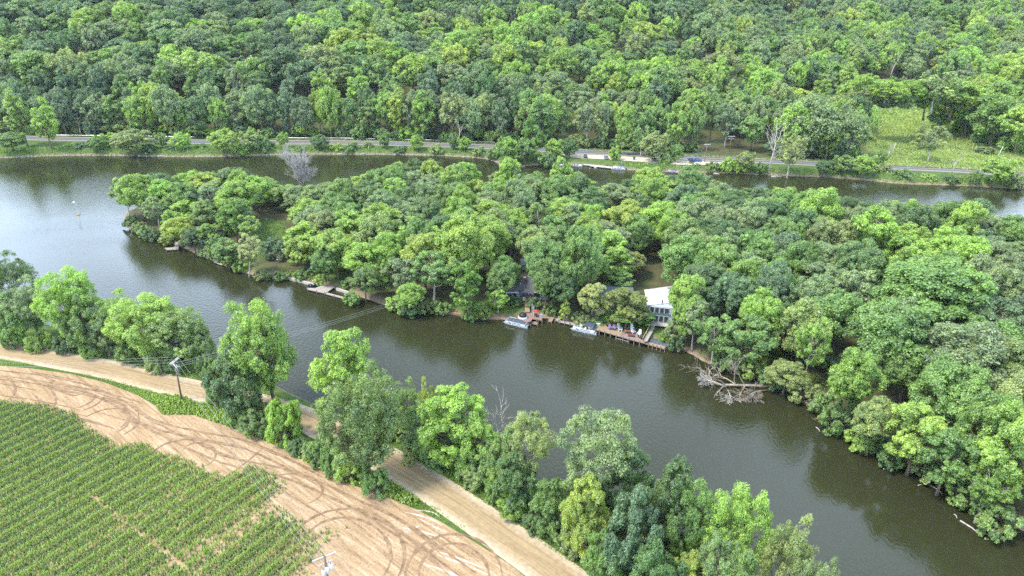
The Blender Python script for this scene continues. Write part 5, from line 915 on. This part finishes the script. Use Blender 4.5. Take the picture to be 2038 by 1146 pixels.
# ---- guard rail
def rail(pts, label):
    P_ = resample([at(a, b, ZF) for a, b in pts], 2.0); o0 = P_[0]; e = top('guard_rail', label, 'guard rail', (o0.x, o0.y, ZF)); P_ = [p-o0 for p in P_]; q = MB()
    q.tube([p+Vector((0, 0, .72)) for p in P_], .11, 6); q.obj('rail', M_ALU, e); 
    for p in P_[::2][:95]: q = MB(); q.box((p.x, p.y+.1, .35), (.16, .16, .75)); q.obj('post', M_POST, e)
rail([(560, 276.5), (680, 277), (847, 280.5), (985, 285.5)], 'long steel guard rail on the wooded side of the paved road')
rail([(103, 271), (267, 272.5), (390, 275)], 'steel guard rail at the left end of the paved road')
# ---- houses
def slab(mb, pts, th):
    """closed slab from four top corners"""
    vs = [Vector(p) for p in pts]; lo = [p-Vector((0, 0, th)) for p in vs]; mb.add(vs+lo, [(0, 1, 2, 3), (7, 6, 5, 4), (0, 4, 5, 1), (1, 5, 6, 2), (2, 6, 7, 3), (3, 7, 4, 0)])
def gable_house(px, py, W, D, hw, rise, label, rz, roof, wall, windows=(), z=None, name='house', eave=.5):
    p = at(px, py, ZI+.6); z = hz(p.x, p.y) if z is None else z; p = at(px, py, z); e = top(name, label, 'house', (p.x, p.y, z), rz)
    q = MB(); q.box((0, D/2, hw/2-.3), (W, D, hw+.6)); q.add([(-W/2, 0, hw), (-W/2, D, hw), (-W/2, D/2, hw+rise)], [(0, 2, 1)]); q.add([(W/2, 0, hw), (W/2, D, hw), (W/2, D/2, hw+rise)], [(0, 1, 2)]); q.obj('wall', wall, e)
    q = MB(); k = rise/(D/2); x0, x1 = -W/2-eave, W/2+eave
    slab(q, [(x0, -eave, hw-k*eave+.15), (x1, -eave, hw-k*eave+.15), (x1, D/2, hw+rise+.15), (x0, D/2, hw+rise+.15)], .14); slab(q, [(x0, D/2, hw+rise+.15), (x1, D/2, hw+rise+.15), (x1, D+eave, hw-k*eave+.15), (x0, D+eave, hw-k*eave+.15)], .14); q.obj('roof', roof, e)
    q = MB(); q.box(((x0+x1)/2, -eave-.03, hw-k*eave+.06), (x1-x0, .05, .2)); q.obj('gutter', M_TRIM, e)
    for (wx, wz, ww, wh) in windows:
        q = MB(); q.box((wx, -.02, wz), (ww+.16, .06, wh+.16)); f_ = q.obj('window', M_TRIM, e); q = MB(); q.box((wx, -.06, wz), (ww, .04, wh)); q.obj('pane', M_GLASS, f_)
    return e
H1 = gable_house(1040, 597, 14, 10, 2.7, 2.0, 'grey shingled house behind the reddish deck', 0, M_SHING, M_LBLUE, [(-3.6, 1.5, 1.2, 1.1), (-2.2, 1.5, 1.2, 1.1), (-5.2, 1.5, 1.2, 1.1), (3.9, 1.5, 1.6, 1.2)])
q = MB(); q.box((.6, 2.9, 4.6), (.55, .55, 1.7)); o = q.obj('chimney', M_BRICK, H1); q = MB(); q.box((.6, 2.9, 5.5), (.68, .68, .12)); q.obj('cap', M_CONC, o)
q = MB(); q.tube([(-.6, 2.2, 3.4), (-.6, 2.2, 4.1)], .12, 8); q.obj('vent', M_WHITE, H1)
pr = MB(); PW, PD = 3.4, 2.6; x0 = .9     # small gabled porch on the water side
slab(pr, [(x0, -PD, 3.5), (x0+PW/2+.2, -PD, 2.85), (x0+PW/2+.2, .5, 2.85), (x0, .5, 3.5)], .12); slab(pr, [(x0-PW/2-.2, -PD, 2.85), (x0, -PD, 3.5), (x0, .5, 3.5), (x0-PW/2-.2, .5, 2.85)], .12); po = pr.obj('porch_roof', M_SHING, H1)
q = MB(); q.box((x0, -PD+.5, 1.3), (PW-.2, .08, 2.5)); q.obj('porch_wall', M_NAVY, H1); q = MB(); q.box((x0-.55, -PD+.42, 1.3), (.8, .05, 1.0)); f_ = q.obj('window', M_TRIM, H1); q = MB(); q.box((x0-.55, -PD+.38, 1.3), (.6, .04, .8)); q.obj('pane', M_YELW, f_)
q = MB(); q.box((x0+.8, -PD+.42, 1.2), (1.2, .06, 2.1)); q.obj('door', M_PINK, H1)
q = MB(); q.box((-1.2, -2.2, .25), (7.0, 1.6, .16)); q.obj('porch_floor', M_PURP, H1)
gable_house(1053, 537, 4.2, 3.4, 2.1, .8, 'small grey roofed shed behind the grey shingled house', .1, pmat('pale_grey_roofing', (.22, .23, .24), .9, .2), M_LBLUE, [(-1.2, 1.2, .5, .6)], name='shed')
gable_house(397, 482, 8.5, 7.5, 2.5, 1.2, 'grey roofed cottage hidden in trees near the island tip', -.35, pmat('faded_grey_roofing', (.20, .20, .22), .9, .2, 2), M_LBLUE, [(-2, 1.4, 1.1, 1.0), (1.5, 1.4, 1.1, 1.0)])
H2 = gable_house(1216, 622, 10.5, 9.5, 3.6, 1.5, 'low dark roofed house with white balcony left of the yellow-green tree', -.10, M_SHING, M_TEAL, [(-3.4, 2.4, 1.2, 1.2), (-1.8, 2.4, 1.2, 1.2), (2, 2.4, 1.4, 1.2)])
q = MB(); q.box((0, -1.0, 1.3), (10.5, 2.0, .16)); q.obj('balcony_floor', M_TRIM, H2); q = MB(); q.box((0, -2.03, 2.15), (10.6, .07, .75)); q.obj('balcony_rail', M_TRIM, H2)
for x_ in (-5.1, -1.7, 1.7, 5.1): q = MB(); q.box((x_, -1.95, .7), (.16, .16, 2.0)); q.obj('balcony_post', M_TRIM, H2)
# white flat-roofed house with a glazed water front
zg = 1.9; fl, fr = at(1286, 638.5, zg), at(1337, 645, zg); zt = top_z(fl.y, 606); rzh = heading(fl, fr); e = top('house', 'house with a large white roof and tall windows above the plank ramp', 'house', (fl.x, fl.y, zg), rzh); Wh = (fr-fl).length; ht = zt-zg
q = MB(); q.prism([(0, 0), (Wh, 0), (Wh, 8.6), (0, 8.6)], -.6, ht-.15); q.obj('wall', M_LBLUE, e)
corn = [local(e, at(1288, 607, zt+.1)), local(e, at(1338, 602.5, zt+.1)), local(e, at(1346.5, 567.5, zt-.5)), local(e, at(1282.5, 576.5, zt-.5))]; corn = [(c_.x, c_.y, c_.z) for c_ in corn]
q = MB(); slab(q, corn, .28); o = q.obj('roof', M_WROOF, e); q = MB(); q.tube([(Wh*.55, 1.8, ht), (Wh*.55, 1.8, ht+.9)], .14, 8); q.obj('flue', M_BLACK, o)
q = MB(); q.box((Wh*.52, -.03, ht*.5), (Wh*.82, .06, .55)); q.obj('siding_band', M_TEAL, e)
nwin = 4
for k in range(nwin):
    for z_, hh_ in ((ht*.76, 1.35), (ht*.25, 1.5)):
        x_ = Wh*(.19+.19*k); q = MB(); q.box((x_, -.05, z_), (Wh*.17, .08, hh_+.14)); f_ = q.obj('window', M_TRIM, e); q = MB(); q.box((x_, -.11, z_), (Wh*.17-.16, .04, hh_)); q.obj('pane', M_GLASS, f_)
q = MB(); q.box((Wh*.045, -.06, ht*.34), (.8, .1, ht*.6)); q.obj('red_panel', M_RED, e); q = MB(); q.box((Wh*.5, -.9, -.05), (Wh*.95, 1.7, .2)); q.obj('terrace', M_CONC, e)
# ---- bare wood: fallen trees, snags, logs
def grow(mb, p, d, L_, r_, depth, rnd, spread=.6, up=.0, n=3, minz=None):
    r_ = max(r_, .035)
    pts = [p]; rad = [r_]; q = Vector(p); dd = Vector(d).normalized(); seg = 3
    for i in range(seg):
        dd = (dd+Vector((rnd.gauss(0, .13), rnd.gauss(0, .13), rnd.gauss(0, .13)+up))).normalized(); q = q+dd*L_/seg
        if minz is not None and q.z < minz: q.z = minz
        pts.append(q.copy()); rad.append(r_*(1-.5*(i+1)/seg))
    mb.tube(pts, rad, 6 if r_ > .06 else 4, False)
    if depth > 0:
        for k in range(n):
            a = dd.orthogonal().normalized(); a.rotate(Matrix.Rotation(rnd.uniform(0, 6.28), 3, dd)); nd = (dd+a*spread*rnd.uniform(.6, 1.5)).normalized(); b0 = pts[rnd.choice([1, 2, 3, 3])]
            grow(mb, b0, nd, L_*rnd.uniform(.5, .8), r_*.5, depth-1, rnd, spread, up, n, minz)
def bare(name, label, cat, p, d, L_, r_, depth, seed, mat, n=3, spread=.6, up=.05, minz=None, extra=()):
    rnd = random.Random(seed); e = top(name, label, cat, p); q = MB(); d = Vector(d).normalized(); tip = d*L_; q.tube([(0, 0, -.2), tip*.5+Vector((rnd.uniform(-.1, .1), rnd.uniform(-.1, .1), 0)), tip], [r_, r_*.8, r_*.6], 8); q.obj('trunk', mat, e, True); q = MB()
    for t_ in (.55, .75, 1.0)+tuple(extra):
        for _ in range(2 if t_ < 1 else 3):
            a = d.orthogonal().normalized(); a.rotate(Matrix.Rotation(rnd.uniform(0, 6.28), 3, d)); grow(q, tip*t_, (d*.8+a*spread*rnd.uniform(.7, 1.6)), L_*rnd.uniform(.3, .55), r_*.45, depth, rnd, spread, up, n, minz)
    q.obj('branches', mat, e, True); return e
p = at(1532, 768, .3); tgt = at(1442, 768, .5)
bare('fallen_tree', 'large fallen tree lying in the water with bare tangled branches', 'fallen tree', p, (tgt-p)+Vector((0, 0, .3)), (tgt-p).length, .38, 3, 3, M_LOG, 3, .7, .02, -.3)
p = at(1445, 768, .6); bare('dead_branch', 'pale fan of dead branches at the outer end of the fallen tree', 'branches', p, (-1, .22, .25), 4.0, .2, 3, 5, M_WHITEW, 4, .75, .02, -.3)
p = at(1528, 775, .4); bare('dead_branch', 'tangle of dead branches just below the fallen tree trunk', 'branches', p, (-1, -.5, .1), 4.6, .16, 3, 8, M_LOG, 4, .7, 0, -.35)
p = at(1449, 775, .4); bare('dead_branch', 'small forked dead branch reaching toward the camera from the fallen tree', 'branches', p, (-.1, -1, .0), 3.2, .12, 3, 9, M_WHITEW, 3, .7, 0, -.3)
p = at(1598, 785, .8); bare('dead_branch', 'small bare branch hanging over the water right of the fallen tree', 'branches', p, (-.2, -1, -.1), 2.6, .1, 3, 14, M_LOG, 3, .6, 0, -.2)
p = at(1640, 815, .3); bare('dead_branch', 'scattered thin driftwood branches close to the right bank', 'branches', p, (-.3, -1, 0), 3.0, .08, 2, 15, M_LOG, 3, .8, 0, -.1)
def log(a, b, r_, label, z=.12, mat=M_WHITEW, z2=None):
    a, b = at(*a, z), at(*b, z2 if z2 is not None else z); q = MB(); m_ = (a+b)/2+Vector((.15, .1, .05)); q.tube([(0, 0, 0), m_-a, b-a], [r_, r_*.85, r_*.5], 8); tag(q.obj('log', mat, None, True, a), label, 'log')
log((1625, 802), (1659, 848), .17, 'long pale log slanting from the right bank into the water', .9, M_LOG, .05); log((1624, 850), (1632, 859), .1, 'short white stick floating below the slanting log')
log((1850, 965), (1876, 983), .1, 'pale curved stick floating off the lower right bank'); log((1827, 966), (1836, 965), .08, 'tiny pale stick floating left of the curved stick'); log((1911, 1036), (1956, 1068), .15, 'long white log pointing at the overhanging yellow-green tree'); log((1899, 1023), (1905, 1032), .09, 'short white stick just above the long white log'); log((1995, 1035), (2022, 1064), .13, 'pale leaning dead stem in the water near the right edge', .6, M_WHITEW, .1); log((2012, 1048), (2045, 1046), .2, 'thick bleached log at the right picture edge', .5); log((1895, 975), (1912, 988), .08, 'thin pale twig at the lower right waterline')
log((1420, 344.5), (1432, 346.5), .3, 'pale driftwood at the far bank below the roadside shrubs', .15); log((1535, 351), (1556, 351), .3, 'pale driftwood log right of the white snag on the far bank', .15); log((1500, 346), (1508, 348), .25, 'short pale driftwood left of the white snag', .15)
p = at(1528, 348, .6); hh = top_z(p.y, 262)-.6
bare('dead_tree', 'tall white bare snag at the far waterline', 'dead tree', p, (.1, 0, 1), hh*.72, .34, 2, 21, M_WHITEW, 3, .7, .1, None, (.4,))
p = at(600, 398, ZI); bare('dead_tree', 'grey bare tree at the back of the island', 'dead tree', p, (0, 0, 1), 11.0, .3, 4, 22, pmat('ashen_twigs', (.33, .31, .29), .9, .2), 5, .55, .1, None, (.35, .45))
p = at(1716, 617, ZI+.5); bare('dead_tree', 'pale forked dead trunk in a gap of the island wood', 'dead tree', p, (.05, 0, 1), 3.6, .28, 1, 23, M_WHITEW, 2, .6, .25)
p = at(985, 905, ZN); bare('dead_tree', 'thin leaning bare tree reaching over the river beside the near bank', 'dead tree', p, (.22, .1, 1), 6.5, .14, 2, 24, M_WHITEW, 3, .6, .15)
p = at(1735, 620, ZI+.5); bare('dead_tree', 'grey leaning trunk beside the pale forked dead trunk', 'dead tree', p, (.45, 0, 1), 7.5, .22, 1, 27, M_POST, 2, .5, .2)
for k, (bx, by, ty, lb) in enumerate([(912, 292, 246, 'white bare snag in front of the wood above the island middle'), (1192, 262, 196, 'pale dead trunk standing inside the wood above the boat docks'), (1768, 165, 112, 'pale dead trunk at the back edge of the upper marsh'), (1492, 275, 235, 'grey bare tree behind the leaning utility pole'), (1230, 110, 32, 'thin pale dead trunk high in the hillside wood'), (1765, 322, 292, 'pale twisted snag by the road left of the marsh meadow'), (1893, 348, 312, 'thin pale snag beside the road below the meadow')]):
    z0 = 3.0
    for _ in range(6): p = at(bx, by, z0); z0 = .5*z0+.5*hz(p.x, p.y)
    p = at(bx, by, z0); hh = max(4, top_z(p.y, ty)-z0); bare('dead_tree', lb, 'dead tree', p, (random.Random(k).uniform(-.15, .15), 0, 1), hh*.75, .17, 1, 30+k, M_WHITEW, 3, .45, .2)
# ------------------------------------------------------------------ a label of its own for every tree and shrub
LAND = [(156, 420, 'the flag buoy'), (45, 500, 'the left picture edge'), (362, 770, 'the bend utility pole'), (650, 850, 'the hidden road gap'), (850, 960, 'the open gravel road'), (1000, 860, 'the leaning bare tree'), (1300, 1000, 'the lower river bend'), (645, 575, 'the square dock'), (342, 490, 'the L-shaped dock'), (540, 470, 'the island lawn'), (1040, 585, 'the grey shingled house'), (1200, 600, 'the white balcony'), (1315, 590, 'the white roof'), (1460, 765, 'the fallen tree'), (1720, 600, 'the pale forked trunk'), (1640, 830, 'the slanting log'), (1935, 1050, 'the long white log'), (600, 335, 'the grey bare tree'), (1250, 335, 'the far boat docks'), (1403, 300, 'the reddish pole'), (1530, 300, 'the white snag'), (1860, 280, 'the marsh meadow'), (1780, 180, 'the upper marsh'), (120, 285, "the paved road's left end"), (800, 285, 'the long guard rail'), (1340, 420, 'the back channel'), (1850, 440, 'the right back channel'), (850, 440, "the island's middle"), (1900, 740, "the island's right end"), (480, 370, "the island's back shore")]
CW = dict(dark='dark green', mid='green', bright='bright green', yellow='yellow-green', grey='greyish green', blue='bluish green', olive='olive green', pink='russet-tinged')
SH = dict(oak='broad', oak2='wide domed', oak3='rounded', maple='peaked', tall='tall narrow', loose='open-crowned', syc='pale-limbed', round='round', shrub='low', cone='cone-shaped', peak='peaked', lump='billowing')
ORD = ['', 'second ', 'third ', 'fourth ', 'fifth ', 'sixth ', 'seventh ', 'eighth ', 'ninth ', 'tenth ', 'eleventh ', 'twelfth ']
ZP = dict(near='on the near bank', island='on the island', far='on the far bank'); used_l = {}
fam = {}
for t_ in TREES:
    hgt = t_['h']; u_, v_ = proj(t_['x'], t_['y'], t_['z']+hgt*.6); tn = t_['tint'] if isinstance(t_['tint'], str) else 'bright'
    cword = CW[tn] if isinstance(t_['tint'], str) else 'vivid green'; sw = SH[t_['key'].split('_')[1]]
    cands = sorted(LAND, key=lambda q: (q[0]-u_)**2+((q[1]-v_)*1.4)**2)[:1][0]
    dx, dy = u_-cands[0], v_-cands[1]
    side = ('right of' if dx > 0 else 'left of') if abs(dx) > abs(dy)*1.3 else ('below' if dy > 0 else 'above')
    if t_['zone'] == 'far' and t_['z'] > 4: zp = 'in the hillside wood'
    elif t_['zone'] == 'far' and t_['kind'] == 'tree' and t_['y'] > np.interp(t_['x'], RX_, RY_): zp = 'behind the paved road'
    else: zp = ZP[t_['zone']]
    key = (sw, cword, t_['kind'], zp, side, cands[2]); fam.setdefault(key, []).append((abs(dx) if side in ('right of', 'left of') else abs(dy), t_))
for (sw, cword, kind, zp, side, lm), L_ in fam.items():
    L_.sort(key=lambda q: q[0])
    for k, (_, t_) in enumerate(L_):
        t_['o']['label'] = '%s%s %s %s %s, %s %s' % (ORD[min(k, 11)], sw, cword, kind, zp, side, lm); t_['o']['category'] = kind
        t_['o']['group'] = {'near': 'near bank', 'island': 'island', 'far': 'far bank'}[t_['zone']]+' '+kind+'s'
